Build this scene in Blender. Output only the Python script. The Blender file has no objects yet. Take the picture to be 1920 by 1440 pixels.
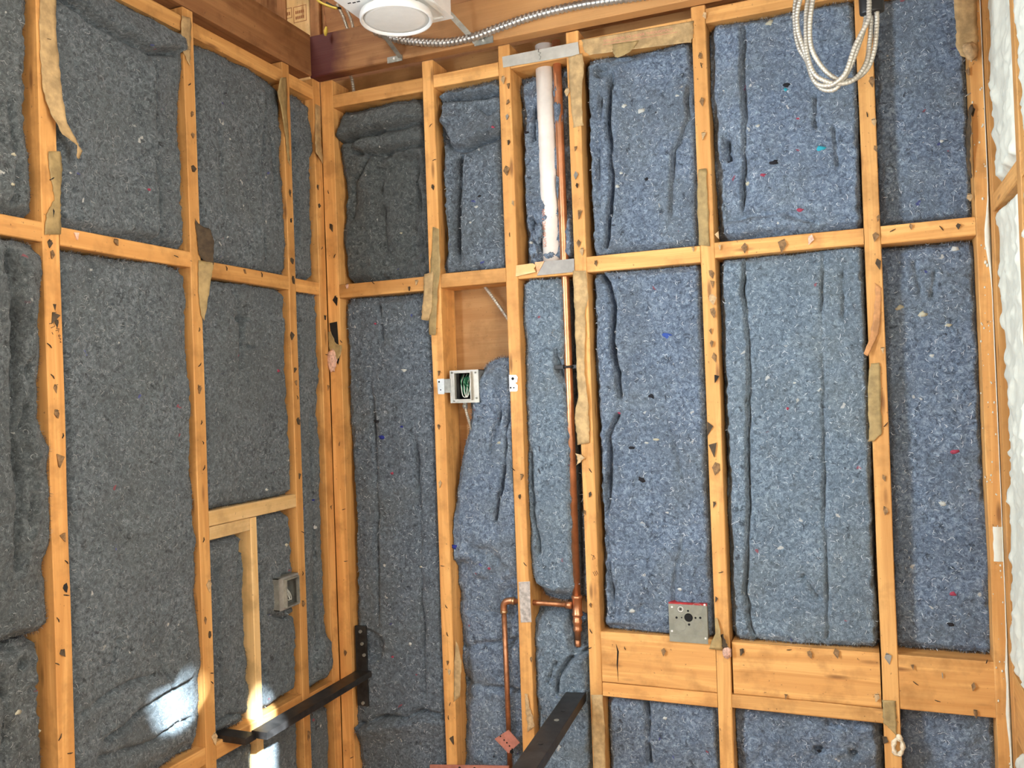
import bpy, bmesh, math, random
import numpy as np
from mathutils import Vector, Matrix, Euler

scene = bpy.context.scene
COL = scene.collection
random.seed(7)
RNG = np.random.default_rng(11)

# ------------------------------------------------------------------ camera
F_PX = 1600.0
RX, RY, RZ = 0.0110, 0.0359, 0.3861
def _rot():
    cx, sx = math.cos(RX), math.sin(RX); cy, sy = math.cos(RY), math.sin(RY); cz, sz = math.cos(RZ), math.sin(RZ)
    R0 = np.array([[1, 0, 0], [0, 0, 1], [0, -1, 0.]])
    return (np.array([[cz, -sz, 0], [sz, cz, 0], [0, 0, 1]]) @ np.array([[1, 0, 0], [0, cx, -sx], [0, sx, cx]])
            @ np.array([[cy, 0, sy], [0, 1, 0], [-sy, 0, cy]]) @ R0)
RC = _rot()
CAM = np.array([1.42428, -2.1, 1.4])
cam_data = bpy.data.cameras.new('camera'); cam = bpy.data.objects.new('camera', cam_data); COL.objects.link(cam)
cam_data.sensor_fit = 'HORIZONTAL'; cam_data.sensor_width = 36.0; cam_data.lens = F_PX / 1920 * 36.0
cam_data.clip_start = 0.02
_r, _d, _f = RC[:, 0], RC[:, 1], RC[:, 2]
cam.matrix_world = Matrix(((_r[0], -_d[0], -_f[0], CAM[0]), (_r[1], -_d[1], -_f[1], CAM[1]), (_r[2], -_d[2], -_f[2], CAM[2]), (0, 0, 0, 1)))
scene.camera = cam

# ------------------------------------------------------------------ light
world = bpy.data.worlds.new('world'); scene.world = world; world.use_nodes = True
bg = world.node_tree.nodes['Background']; bg.inputs[0].default_value = (0.75, 0.85, 1.0, 1); bg.inputs[1].default_value = 1.0

def area(name, loc, target, sx, sy, power, color):
    l = bpy.data.lights.new(name, 'AREA'); l.shape = 'RECTANGLE'; l.size = sx; l.size_y = sy; l.energy = power; l.color = color
    o = bpy.data.objects.new(name, l); COL.objects.link(o); o.location = loc
    o.rotation_euler = (Vector(target) - Vector(loc)).to_track_quat('-Z', 'Y').to_euler()
    return o
area('daylight_left_window', (-0.03, -1.52, 1.55), (1.0, -1.52, 1.55), 0.42, 1.15, 70, (0.78, 0.90, 1.0))
area('fill_front', (0.75, -3.05, 1.35), (0.75, 0, 1.35), 1.3, 2.0, 9, (1.0, 0.95, 0.88))  # fill lamp added in front of the closed front wall; no door there
area('fill_right', (1.67, -1.28, 1.5), (0.0, -1.05, 1.4), 0.5, 1.3, 28, (1.0, 0.97, 0.90))  # fill lamp added to brighten the left wall, in front of closed boarding
area('fill_attic', (-.12, -.55, 2.94), (-.11, .2, 2.62), .3, .2, 5, (1.0, .95, .86))  # lamp added to brighten the gusset board; the roof has no vent
sun_d = bpy.data.lights.new('sun', 'SUN'); sun_d.energy = 230.0; sun_d.angle = math.radians(1.7); sun_d.color = (0.80, 0.92, 1.0)
sun = bpy.data.objects.new('sun', sun_d); COL.objects.link(sun)
SUN_A, SUN_E = math.radians(40), math.radians(31)
SUN_U = Vector((math.cos(SUN_E) * math.cos(SUN_A), -math.cos(SUN_E) * math.sin(SUN_A), math.sin(SUN_E)))
sun.rotation_euler = SUN_U.to_track_quat('Z', 'Y').to_euler(); sun.location = (4, -4, 5)

vs = scene.view_settings
vs.view_transform = 'Standard'; vs.look = 'None'; vs.exposure = 0.0; vs.gamma = 1.0; vs.use_curve_mapping = False
scene.display_settings.display_device = 'sRGB'

# ------------------------------------------------------------------ pixel -> plane helpers (photograph measured at 1920 x 1440)
def ray(px, py): return RC @ np.array([px - 960.0, py - 720.0, F_PX])
def onY(px, py, y=0.0):
    d = ray(px, py); return CAM + d * ((y - CAM[1]) / d[1])
def onX(px, py, x=0.0):
    d = ray(px, py); return CAM + d * ((x - CAM[0]) / d[0])
def onZ(px, py, z):
    d = ray(px, py); return CAM + d * ((z - CAM[2]) / d[2])
def UV(wall, px, py, w=0.0):
    p = onY(px, py, w) if wall == 'B' else onX(px, py, -w)
    return (p[0], p[2]) if wall == 'B' else (p[1], p[2])
def XYZ(wall, u, v, w):
    return (u, w, v) if wall == 'B' else (-w, u, v)

# ------------------------------------------------------------------ noise
_TAB = np.random.default_rng(3).random((256, 256)).astype(np.float64)
def vnoise(x, y, seed=0):
    x = np.asarray(x, float) + seed * 17.31; y = np.asarray(y, float) + seed * 9.77
    xi = np.floor(x).astype(int); yi = np.floor(y).astype(int); fx = x - xi; fy = y - yi
    fx = fx * fx * fx * (fx * (fx * 6 - 15) + 10); fy = fy * fy * fy * (fy * (fy * 6 - 15) + 10)
    a = _TAB[xi & 255, yi & 255]; b = _TAB[(xi + 1) & 255, yi & 255]; c = _TAB[xi & 255, (yi + 1) & 255]; d = _TAB[(xi + 1) & 255, (yi + 1) & 255]
    return (a * (1 - fx) + b * fx) * (1 - fy) + (c * (1 - fx) + d * fx) * fy - 0.5
def fbm(x, y, seed=0, o=3):
    r = 0; a = 1.0; f = 1.0
    for k in range(o):
        r = r + a * vnoise(np.asarray(x) * f, np.asarray(y) * f, seed + k); a *= .5; f *= 2.03
    return r
def sstep(a, b, x):
    t = np.clip((x - a) / (b - a), 0, 1); return t * t * (3 - 2 * t)

# ------------------------------------------------------------------ materials
def new_mat(name):
    m = bpy.data.materials.new(name); m.use_nodes = True; nt = m.node_tree
    return m, nt, nt.nodes['Principled BSDF']
def N(nt, t, **kw):
    n = nt.nodes.new(t)
    for k, v in kw.items():
        if k in n.inputs: n.inputs[k].default_value = v
        else: setattr(n, k, v)
    return n
def coords(nt, scale, rnd=20.0):
    tc = N(nt, 'ShaderNodeTexCoord'); oi = N(nt, 'ShaderNodeObjectInfo')
    mul = N(nt, 'ShaderNodeMath', operation='MULTIPLY'); mul.inputs[1].default_value = rnd
    nt.links.new(oi.outputs['Random'], mul.inputs[0])
    add = N(nt, 'ShaderNodeVectorMath', operation='ADD'); nt.links.new(tc.outputs['Object'], add.inputs[0]); nt.links.new(mul.outputs[0], add.inputs[1])
    mp = N(nt, 'ShaderNodeMapping'); mp.inputs['Scale'].default_value = scale; nt.links.new(add.outputs[0], mp.inputs['Vector'])
    return mp.outputs[0], add.outputs[0], oi
def ramp(nt, fac, stops):
    r = N(nt, 'ShaderNodeValToRGB'); e = r.color_ramp.elements
    while len(e) < len(stops): e.new(0.5)
    for k, (p, c) in enumerate(stops): e[k].position = p; e[k].color = (*c, 1)
    nt.links.new(fac, r.inputs[0]); return r.outputs[0]
def mix(nt, fac, a, b, mode='MIX'):
    m = N(nt, 'ShaderNodeMix', data_type='RGBA', blend_type=mode)
    for s, v in ((0, fac), (6, a), (7, b)):
        if isinstance(v, (int, float)): m.inputs[s].default_value = v
        elif isinstance(v, tuple): m.inputs[s].default_value = (*v, 1)
        else: nt.links.new(v, m.inputs[s])
    return m.outputs[2]
def noise(nt, vec, scale, detail=3, rough=.5, dist=0.0):
    n = N(nt, 'ShaderNodeTexNoise'); n.inputs['Scale'].default_value = scale; n.inputs['Detail'].default_value = detail
    n.inputs['Roughness'].default_value = rough; n.inputs['Distortion'].default_value = dist
    nt.links.new(vec, n.inputs['Vector']); return n.outputs['Fac'], n.outputs['Color']
def mth(nt, op, a, b=None):
    m = N(nt, 'ShaderNodeMath', operation=op)
    for i, v in enumerate((a, b)):
        if v is None: continue
        if isinstance(v, (int, float)): m.inputs[i].default_value = v
        else: nt.links.new(v, m.inputs[i])
    return m.outputs[0]
def bump(nt, h, b, strength, dist):
    n = N(nt, 'ShaderNodeBump'); n.inputs['Strength'].default_value = strength; n.inputs['Distance'].default_value = dist
    nt.links.new(h, n.inputs['Height']); nt.links.new(n.outputs[0], b.inputs['Normal'])

def wood(name, axis, light, dark, knot=(0.16, 0.06, 0.02), rough=.62):
    m, nt, b = new_mat(name)
    sc = [38, 38, 38]; sc[axis] = 2.2
    v, raw, oi = coords(nt, tuple(sc))
    f, _ = noise(nt, v, 1.0, 4, .55, .8)
    c = ramp(nt, f, [(.30, dark), (.52, tuple((a + d) / 2 for a, d in zip(light, dark))), (.62, light)])
    sc2 = [260, 260, 260]; sc2[axis] = 8
    mp = N(nt, 'ShaderNodeMapping'); mp.inputs['Scale'].default_value = sc2; nt.links.new(raw, mp.inputs['Vector'])
    g, _ = noise(nt, mp.outputs[0], 1.0, 2, .6)
    c = mix(nt, mth(nt, 'MULTIPLY', ramp(nt, g, [(.35, (1, 1, 1)), (.6, (0, 0, 0))]), .28), c, dark)
    # blotchy ageing and grime
    s, _ = noise(nt, raw, 14, 4, .6)
    c = mix(nt, mth(nt, 'MULTIPLY', ramp(nt, s, [(.50, (0, 0, 0)), (.70, (1, 1, 1))]), .55), c, tuple(x * .55 for x in dark))
    sp, _ = noise(nt, raw, 130, 2, .5)
    c = mix(nt, mth(nt, 'MULTIPLY', ramp(nt, sp, [(.71, (0, 0, 0)), (.76, (1, 1, 1))]), .6), c, (.07, .04, .025))
    sc3 = [24, 24, 24]; sc3[axis] = 5
    mp3 = N(nt, 'ShaderNodeMapping'); mp3.inputs['Scale'].default_value = sc3; nt.links.new(raw, mp3.inputs['Vector'])
    vo = N(nt, 'ShaderNodeTexVoronoi'); vo.inputs['Scale'].default_value = 1.0; nt.links.new(mp3.outputs[0], vo.inputs['Vector'])
    k = ramp(nt, vo.outputs['Distance'], [(.06, (1, 1, 1)), (.16, (0, 0, 0))])
    c = mix(nt, mth(nt, 'MULTIPLY', k, .75), c, knot)
    hv = N(nt, 'ShaderNodeHueSaturation'); nt.links.new(c, hv.inputs['Color'])
    nt.links.new(mth(nt, 'ADD', mth(nt, 'MULTIPLY', oi.outputs['Random'], .26), .84), hv.inputs['Value'])
    nt.links.new(hv.outputs[0], b.inputs['Base Color'])
    b.inputs['Roughness'].default_value = rough; b.inputs['Specular IOR Level'].default_value = .3
    bump(nt, g, b, .25, .002)
    return m
WL, WD = (.79, .435, .150), (.58, .275, .080)
WOOD = [wood('fir_grain_%s' % a, i, WL, WD) for i, a in enumerate('xyz')]
BROWN = [wood('aged_beam_grain_%s' % a, i, (.44, .225, .092), (.27, .120, .048)) for i, a in enumerate('xyz')]
PALE = [wood('new_pine_grain_%s' % a, i, (.84, .60, .30), (.66, .42, .17), (.35, .16, .06)) for i, a in enumerate('xyz')]

def denim(name, lo, mid, hi, tint=0.0):
    m, nt, b = new_mat(name)
    v, raw, oi = coords(nt, (1, 1, 1))
    _, wc = noise(nt, raw, 55, 2, .5)
    off = N(nt, 'ShaderNodeVectorMath', operation='MULTIPLY_ADD'); nt.links.new(wc, off.inputs[0])
    off.inputs[1].default_value = (.03, .03, .03); nt.links.new(raw, off.inputs[2])
    w = off.outputs[0]
    f1, _ = noise(nt, w, 105, 6, .70)
    c = ramp(nt, f1, [(.33, lo), (.5, mid), (.66, hi)])
    f0, _ = noise(nt, raw, 5.5, 3, .6)
    g_ = sum(mid) / 3
    c = mix(nt, mth(nt, 'MULTIPLY', ramp(nt, f0, [(.44, (0, 0, 0)), (.62, (1, 1, 1))]), .38), c, (g_ * .74, g_ * .88, g_ * .90))
    f2, _ = noise(nt, raw, 9, 3, .55)
    c = mix(nt, mth(nt, 'MULTIPLY', ramp(nt, f2, [(.38, (1, 1, 1)), (.58, (0, 0, 0))]), .35), c, tuple(x * .6 for x in mid))
    # dark felt clumps
    f3, _ = noise(nt, w, 42, 3, .6)
    c = mix(nt, mth(nt, 'MULTIPLY', ramp(nt, f3, [(.62, (0, 0, 0)), (.72, (1, 1, 1))]), .75), c, tuple(x * .45 for x in lo))
    # pale threads: thin cell edges broken up by a mask
    for sc, wd, amt, msk in ((150, .035, .30, .52), (85, .024, .32, .58)):
        vo = N(nt, 'ShaderNodeTexVoronoi', feature='DISTANCE_TO_EDGE'); vo.inputs['Scale'].default_value = sc; nt.links.new(w, vo.inputs['Vector'])
        ln = ramp(nt, vo.outputs['Distance'], [(wd * .5, (1, 1, 1)), (wd * 1.6, (0, 0, 0))])
        mk, _ = noise(nt, raw, sc * 1.1, 2, .5)
        mk = ramp(nt, mk, [(msk, (0, 0, 0)), (msk + .06, (1, 1, 1))])
        c = mix(nt, mth(nt, 'MULTIPLY', mth(nt, 'MULTIPLY', ln, mk), amt), c, tuple(min(1, x * 2.1 + .06) for x in hi))
    # scattered coloured and white rag scraps
    vo = N(nt, 'ShaderNodeTexVoronoi'); vo.inputs['Scale'].default_value = 60; nt.links.new(w, vo.inputs['Vector'])
    sep = N(nt, 'ShaderNodeSeparateColor'); nt.links.new(vo.outputs['Color'], sep.inputs[0])
    near = ramp(nt, vo.outputs['Distance'], [(.22, (1, 1, 1)), (.3, (0, 0, 0))])
    fl = ramp(nt, sep.outputs[0], [(.968, (0, 0, 0)), (.971, (1, 1, 1))])
    fc = ramp(nt, sep.outputs[1], [(.0, (.55, .56, .55)), (.45, (.6, .6, .55)), (.5, (.02, .02, .025)), (.72, (.02, .02, .03)), (.75, (.05, .06, .30)), (.86, (.05, .07, .3)), (.88, (.30, .04, .07)), (1., (.3, .05, .06))])
    c = mix(nt, mth(nt, 'MULTIPLY', mth(nt, 'MULTIPLY', near, fl), .75), c, fc)
    hv = N(nt, 'ShaderNodeHueSaturation'); nt.links.new(c, hv.inputs['Color'])
    nt.links.new(mth(nt, 'ADD', mth(nt, 'MULTIPLY', oi.outputs['Random'], .16), .92), hv.inputs['Value'])
    nt.links.new(hv.outputs[0], b.inputs['Base Color'])
    b.inputs['Roughness'].default_value = 1.0; b.inputs['Specular IOR Level'].default_value = .05
    b.inputs['Sheen Weight'].default_value = .15; b.inputs['Sheen Roughness'].default_value = .6
    fb, _ = noise(nt, w, 120, 5, .7)
    bump(nt, fb, b, .9, .006)
    return m
DEN_BLUE = denim('denim_batt_blue', (.044, .064, .094), (.142, .195, .280), (.300, .390, .500))
DEN_TEAL = denim('denim_batt_steel', (.055, .080, .105), (.148, .205, .268), (.285, .370, .445))
DEN_GREY = denim('denim_batt_grey', (.033, .042, .047), (.102, .128, .145), (.208, .240, .260))
DEN_SLATE = denim('denim_batt_slate', (.036, .048, .062), (.112, .146, .186), (.230, .285, .340))
DEN_DARK = denim('denim_batt_charcoal', (.029, .036, .037), (.088, .106, .113), (.176, .200, .210))

def plain(name, col, rough=.6, metal=0.0, var=.0, scale=60, bumpd=0.0, spec=.4):
    m, nt, b = new_mat(name)
    b.inputs['Roughness'].default_value = rough; b.inputs['Metallic'].default_value = metal; b.inputs['Specular IOR Level'].default_value = spec
    v, raw, oi = coords(nt, (1, 1, 1))
    f, _ = noise(nt, raw, scale, 4, .6)
    c = ramp(nt, f, [(.35, tuple(x * (1 - var) for x in col)), (.65, tuple(min(1, x * (1 + var * .5)) for x in col))])
    nt.links.new(c, b.inputs['Base Color'])
    if bumpd: bump(nt, f, b, .7, bumpd)
    return m
KRAFT = plain('kraft_paper', (.50, .345, .165), .75, var=.30, scale=45, bumpd=.003)
KRAFT_OLIVE = plain('kraft_paper_olive', (.37, .265, .115), .7, var=.28, scale=45, bumpd=.003)
KRAFT_DARK = plain('kraft_paper_dark', (.075, .052, .030), .8, var=.4, scale=60, bumpd=.003)
TAR = plain('tar_paper_black', (.012, .011, .010), .8, var=.2)
SCRAP = plain('scrap_brown', (.25, .145, .065), .85, var=.5, scale=120)
SCRAP_L = plain('scrap_tan', (.52, .36, .19), .8, var=.3, scale=120)
PINK = plain('pink_fibreglass', (.74, .47, .36), 1.0, var=.3, scale=150, bumpd=.004)
CREAM = plain('cream_fluff', (.78, .68, .50), 1.0, var=.25, scale=150, bumpd=.004)
GALV = plain('galvanised_steel', (.60, .60, .57), .38, 0.75, var=.18, scale=40)
GALV_D = plain('galvanised_steel_dull', (.33, .33, .295), .5, 0.45, var=.25, scale=60)
STRAPM = plain('guard_strap_steel', (.56, .55, .49), .5, .25, var=.15, scale=30)
GUARDM = plain('guard_plate_grey', (.34, .325, .30), .6, .15, var=.15, scale=40)
JBOX = plain('junction_box_steel', (.27, .275, .225), .5, .3, var=.15, scale=40)
BOXG = plain('box_zinc', (.50, .48, .42), .45, 0.35, var=.15, scale=60)
PLATE_W = plain('bright_zinc_plate', (.80, .80, .78), .45, 0.25, var=.12, scale=40)
PLATE_R = plain('weathered_zinc_plate', (.52, .47, .42), .6, 0.2, var=.4, scale=90)
COPPER = plain('copper_pipe_metal', (.66, .31, .16), .36, 0.85, var=.25, scale=22)
COPPER_D = plain('copper_tarnished', (.48, .22, .11), .42, 0.8, var=.35, scale=50)
BRASS = plain('solder_ring', (.62, .40, .22), .35, 0.9, var=.25, scale=90)
PVC = plain('white_pvc', (.82, .78, .72), .4, var=.10, scale=18)
RED = plain('red_paint', (.42, .025, .03), .55, var=.35, scale=70)
REDTXT = plain('red_print', (.66, .30, .20), .8)
PINKPLATE = plain('red_oxide_plate', (.47, .185, .135), .6, var=.2, scale=60)
BLACK = plain('black_steel', (.034, .032, .031), .40, .2, var=.5, scale=35)
BLACKP = plain('black_plastic', (.012, .012, .012), .45)
HOLE = plain('dark_void', (.006, .006, .006), .9)
WHITE = plain('white_enamel', (.84, .84, .81), .35, var=.04)
LENS = plain('frosted_lens', (.80, .80, .76), .3, var=.03)
FOAM = plain('spray_foam_white', (.70, .715, .62), .55, var=.06, scale=40, bumpd=.0012)
GREENW = plain('green_wire', (.03, .22, .10), .4)
WHITEW = plain('white_wire', (.70, .72, .66), .4)
YELLOW = plain('yellow_connector', (.75, .60, .10), .5)
MCCABLE = plain('aluminium_armour', (.50, .47, .40), .42, .45, var=.15, scale=50)
FLEX = plain('steel_flex_armour', (.50, .50, .48), .34, .85, var=.2, scale=50)
INK = plain('marker_ink', (.05, .025, .02), .8)
STAMP = plain('stamp_ink', (.33, .13, .05), .9)
PLY = wood('sheathing_board', 0, (.46, .25, .095), (.36, .175, .06))
FIBW = plain('pale_fibres', (.60, .66, .72), 1.0, spec=.1)
FIBG = plain('grey_fibres', (.35, .37, .37), 1.0, spec=.1)
FIBD = plain('dark_fibres', (.05, .06, .08), 1.0, spec=.1)
DRY = plain('drywall', (.62, .52, .42), .9, var=.05)
FLECK = {'white': plain('rag_white', (.50, .52, .49), .9), 'blue': plain('rag_blue', (.04, .09, .36), .9), 'navy': plain('rag_navy', (.02, .03, .22), .9),
         'cyan': plain('rag_cyan', (.03, .36, .48), .9), 'red': plain('rag_red', (.34, .05, .09), .9), 'black': plain('rag_black', (.012, .012, .016), .9), 'cream': plain('rag_cream', (.46, .44, .33), .9)}

# ------------------------------------------------------------------ object helpers
WPOS = {}
def _place(o, world, parent):
    WPOS[o] = Vector(world)
    if parent is not None:
        o.parent = parent; o.location = Vector(world) - WPOS[parent]
    else: o.location = world
def tag(o, label=None, cat=None, group=None, kind=None):
    for k, v in (('label', label), ('category', cat), ('group', group), ('kind', kind)):
        if v: o[k] = v
    return o
def mesh_obj(name, verts, faces, mat, parent=None, smooth=True, base=False, mats=None, midx=None):
    v = np.asarray(verts, float)
    lo, hi = v.min(0), v.max(0); c = (lo + hi) / 2
    if base: c[2] = lo[2]
    me = bpy.data.meshes.new(name); me.from_pydata((v - c).tolist(), [], [list(map(int, f)) for f in faces])
    for m in (mats or [mat]): me.materials.append(m)
    if midx is not None: me.polygons.foreach_set('material_index', np.asarray(midx, np.int32))
    me.polygons.foreach_set('use_smooth', np.full(len(me.polygons), smooth))
    me.update()
    o = bpy.data.objects.new(name, me); COL.objects.link(o); _place(o, c, parent)
    return o
def empty(name, loc):
    o = bpy.data.objects.new(name, None); COL.objects.link(o); o.empty_display_size = .05; _place(o, loc, None); return o
def grid_obj(name, P, mat, parent=None, smooth=True, base=False):
    nv, nu = P.shape[:2]
    i = np.arange(nv * nu).reshape(nv, nu)
    q = np.stack([i[:-1, :-1], i[:-1, 1:], i[1:, 1:], i[1:, :-1]], -1).reshape(-1, 4)
    v = P.reshape(-1, 3); lo, hi = v.min(0), v.max(0); c = (lo + hi) / 2
    if base: c[2] = lo[2]
    me = bpy.data.meshes.new(name); v = (v - c).astype(np.float32)
    me.vertices.add(len(v)); me.vertices.foreach_set('co', v.ravel())
    me.loops.add(q.size); me.loops.foreach_set('vertex_index', q.astype(np.int32).ravel())
    me.polygons.add(len(q)); me.polygons.foreach_set('loop_start', np.arange(0, q.size, 4, dtype=np.int32))
    me.polygons.foreach_set('use_smooth', np.full(len(q), smooth))
    me.materials.append(mat); me.update(calc_edges=True); me.validate()
    o = bpy.data.objects.new(name, me); COL.objects.link(o); _place(o, c, parent)
    return o
class MB:
    def __init__(s): s.v = []; s.f = []
    def box(s, a, b):
        n = len(s.v); (x0, y0, z0), (x1, y1, z1) = a, b
        s.v += [(x0, y0, z0), (x1, y0, z0), (x1, y1, z0), (x0, y1, z0), (x0, y0, z1), (x1, y0, z1), (x1, y1, z1), (x0, y1, z1)]
        s.f += [tuple(n + i for i in q) for q in ((0, 3, 2, 1), (4, 5, 6, 7), (0, 1, 5, 4), (1, 2, 6, 5), (2, 3, 7, 6), (3, 0, 4, 7))]; return s
    def obox(s, c, ax, ay, az):   # oriented box: centre and three half-axis vectors
        c, ax, ay, az = map(Vector, (c, ax, ay, az)); n = len(s.v)
        for sz in (-1, 1):
            for sx, sy in ((-1, -1), (1, -1), (1, 1), (-1, 1)): s.v.append(tuple(c + ax * sx + ay * sy + az * sz))
        s.f += [tuple(n + i for i in q) for q in ((0, 3, 2, 1), (4, 5, 6, 7), (0, 1, 5, 4), (1, 2, 6, 5), (2, 3, 7, 6), (3, 0, 4, 7))]; return s
    def tube(s, pts, rad, seg=12, cap=True):
        pts = [Vector(p) for p in pts]; n0 = len(s.v); up = None
        rad = rad if hasattr(rad, '__len__') else [rad] * len(pts)
        for k, p in enumerate(pts):
            t = (pts[min(k + 1, len(pts) - 1)] - pts[max(k - 1, 0)])
            if t.length < 1e-9: t = Vector((0, 0, 1))
            t.normalize()
            if up is None: up = t.orthogonal().normalized()
            up = (up - t * up.dot(t)); up = up.normalized() if up.length > 1e-6 else t.orthogonal().normalized()
            bi = t.cross(up)
            for j in range(seg):
                a = 2 * math.pi * j / seg; s.v.append(tuple(p + (up * math.cos(a) + bi * math.sin(a)) * rad[k]))
        for k in range(len(pts) - 1):
            for j in range(seg):
                a = n0 + k * seg + j; b = n0 + k * seg + (j + 1) % seg
                s.f.append((a, b, b + seg, a + seg))
        if cap:
            s.f.append(tuple(n0 + j for j in range(seg))[::-1]); s.f.append(tuple(n0 + (len(pts) - 1) * seg + j for j in range(seg)))
        return s
    def build(s, name, mat, parent=None, smooth=False, base=False, bevel=0.0, angle=True):
        o = mesh_obj(name, s.v, s.f, mat, parent, smooth, base)
        if bevel:
            bm = bmesh.new(); bm.from_mesh(o.data); bmesh.ops.bevel(bm, geom=bm.edges[:], offset=bevel, segments=2, affect='EDGES', profile=.7)
            bm.to_mesh(o.data); bm.free()
        return o
def catmull(pts, n=10):
    P = [Vector(p) for p in pts]; P = [P[0] * 2 - P[1]] + P + [P[-1] * 2 - P[-2]]; out = []
    for i in range(1, len(P) - 2):
        for k in range(n):
            t = k / n; a, b, c, d = P[i - 1], P[i], P[i + 1], P[i + 2]
            out.append(.5 * ((2 * b) + (c - a) * t + (2 * a - 5 * b + 4 * c - d) * t * t + (3 * b - a - 3 * c + d) * t ** 3))
    out.append(P[-2]); return out
def resample(pts, step):
    P = np.array([tuple(p) for p in pts]); s = np.r_[0, np.cumsum(np.linalg.norm(np.diff(P, axis=0), axis=1))]
    n = max(3, int(s[-1] / step)); t = np.linspace(0, s[-1], n)
    return np.stack([np.interp(t, s, P[:, k]) for k in range(3)], 1), t

def lumber(name, parent, x0, x1, y0, y1, z0, z1, mats, bevel=.0018, warp=.0009, label=None):
    """A sawn timber: chamfered edges, slightly uneven faces, grain along its longest side."""
    d = (x1 - x0, y1 - y0, z1 - z0); ax = int(np.argmax(d)); nseg = max(2, int(d[ax] / .07))
    o_ax = [a for a in range(3) if a != ax]; lo = (x0, y0, z0); b = bevel
    sec = [(b, 0), (d[o_ax[0]] - b, 0), (d[o_ax[0]], b), (d[o_ax[0]], d[o_ax[1]] - b), (d[o_ax[0]] - b, d[o_ax[1]]), (b, d[o_ax[1]]), (0, d[o_ax[1]] - b), (0, b)]
    V = []; Fc = []; sd = random.random() * 90
    for k in range(nseg + 1):
        t = d[ax] * k / nseg
        for j, (p, q) in enumerate(sec):
            w = [0, 0, 0]; w[ax] = lo[ax] + t
            w[o_ax[0]] = lo[o_ax[0]] + p + float(vnoise(t * 5, j * .31 + sd)) * warp * 2
            w[o_ax[1]] = lo[o_ax[1]] + q + float(vnoise(t * 5, j * .31 + sd + 40)) * warp * 2
            V.append(w)
    for k in range(nseg):
        for j in range(8):
            a = k * 8 + j; c = k * 8 + (j + 1) % 8; Fc.append((a, c, c + 8, a + 8))
    Fc.append(tuple(range(8))[::-1]); Fc.append(tuple(nseg * 8 + j for j in range(8)))
    if ax == 1: Fc = [f[::-1] for f in Fc]
    o = mesh_obj(name, V, Fc, mats[ax], parent, False)
    if label: o['label'] = label
    return o

# ------------------------------------------------------------------ room shell
HB = 0.089     # depth of the framing
wall_back = tag(MB().box((-.13, HB, 0), (1.84, HB + .02, 2.36)).build('wall_back', PLY), kind='structure')
wall_left = tag(MB().box((-HB - .02, -1.22, 0), (-HB, HB, 2.36)).build('wall_left', PLY), kind='structure')
# left wall beyond the frame, with the window that lights the room
for a, b in (((-.11, -1.9, 0), (-.005, -1.22, .85)), ((-.11, -1.9, 2.15), (-.005, -1.22, 3.0)), ((-.11, -3.2, 0), (-.005, -1.9, 3.0))):
    MB().box(a, b).build('drywall_panel', DRY, wall_left)
tag(MB().box((-.13, -3.3, -.02), (1.84, .11, 0)).build('floor', PLY), kind='structure')
ceiling = tag(MB().box((-.62, -3.3, 3.0), (1.84, .8, 3.03)).build('ceiling', BROWN[0]), kind='structure')
tag(MB().box((-.13, -3.3, 0), (1.84, -3.2, 3.0)).build('wall_front', DRY), kind='structure')
MB().box((-.11, -3.2, 2.36), (1.84, -1.1, 2.38)).build('ceiling_board', DRY, ceiling)
# right wall: sheathing behind the visible bays, boarded further forward with two unseen gaps shaped to cast the sun patches
RW = 1.70
wall_right = tag(MB().box((RW + HB, -.9, 0), (RW + HB + .02, HB, 3.0)).build('wall_right', PLY), kind='structure')
dy = -math.tan(SUN_A) * RW; dz = math.tan(SUN_E) / math.cos(SUN_A) * RW
def to_right(pts): return [(p[0] + dy, p[1] + dz) for p in pts]
gap1 = to_right([UV('L', *q) for q in ((290, 1320), (308, 1350), (335, 1338), (366, 1285), (368, 1258), (352, 1274), (335, 1302))])
gap2 = to_right([(-.366, .40), (-.326, .40), (-.334, .668), (-.360, .668)])
cu = bpy.data.curves.new('boarding', 'CURVE'); cu.dimensions = '2D'; cu.fill_mode = 'BOTH'; cu.extrude = .008
for poly in ([(-3.2, 0), (-.9, 0), (-.9, 3.0), (-3.2, 3.0)], gap1, gap2):
    sp = cu.splines.new('POLY'); sp.points.add(len(poly) - 1); sp.use_cyclic_u = True
    for k, (a, b) in enumerate(poly): sp.points[k].co = (a, b, 0, 1)
tmp = bpy.data.objects.new('tmp', cu); COL.objects.link(tmp); bpy.context.view_layer.update()
me = bpy.data.meshes.new_from_object(tmp.evaluated_get(bpy.context.evaluated_depsgraph_get())); bpy.data.objects.remove(tmp)
co = np.zeros(len(me.vertices) * 3); me.vertices.foreach_get('co', co); co = co.reshape(-1, 3)
me.vertices.foreach_set('co', np.stack([RW + .008 + co[:, 2], co[:, 0], co[:, 1]], 1).ravel().astype(np.float32)); me.update()
MB().box((RW, -.93, 0), (RW + HB + .02, -.90, 3.0)).build('sun_stop_strip', DRY, wall_right)  # unseen strip added to stop sun leaking past the boarding end
me.materials.append(DRY); ob = bpy.data.objects.new('boarding_panel', me); COL.objects.link(ob); WPOS[ob] = Vector((0, 0, 0)); ob.parent = wall_right
ob.location = -WPOS[wall_right]; WPOS[ob] = Vector((0, 0, 0))

backing = tag(MB().box((RW - .008, -1.53, .85), (RW, -1.03, 2.15)).build('lamp_backing', DRY), kind='structure')  # unseen closed panel added behind the right fill lamp, not a window
for a, b in (((-1.57, .81), (-1.53, 2.19)), ((-1.03, .81), (-.99, 2.19)), ((-1.53, .81), (-1.03, .85)), ((-1.53, 2.15), (-1.03, 2.19))):
    MB().box((RW - .02, a[0], a[1]), (RW, b[0], b[1])).build('lamp_backing_frame', DRY, backing)

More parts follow.
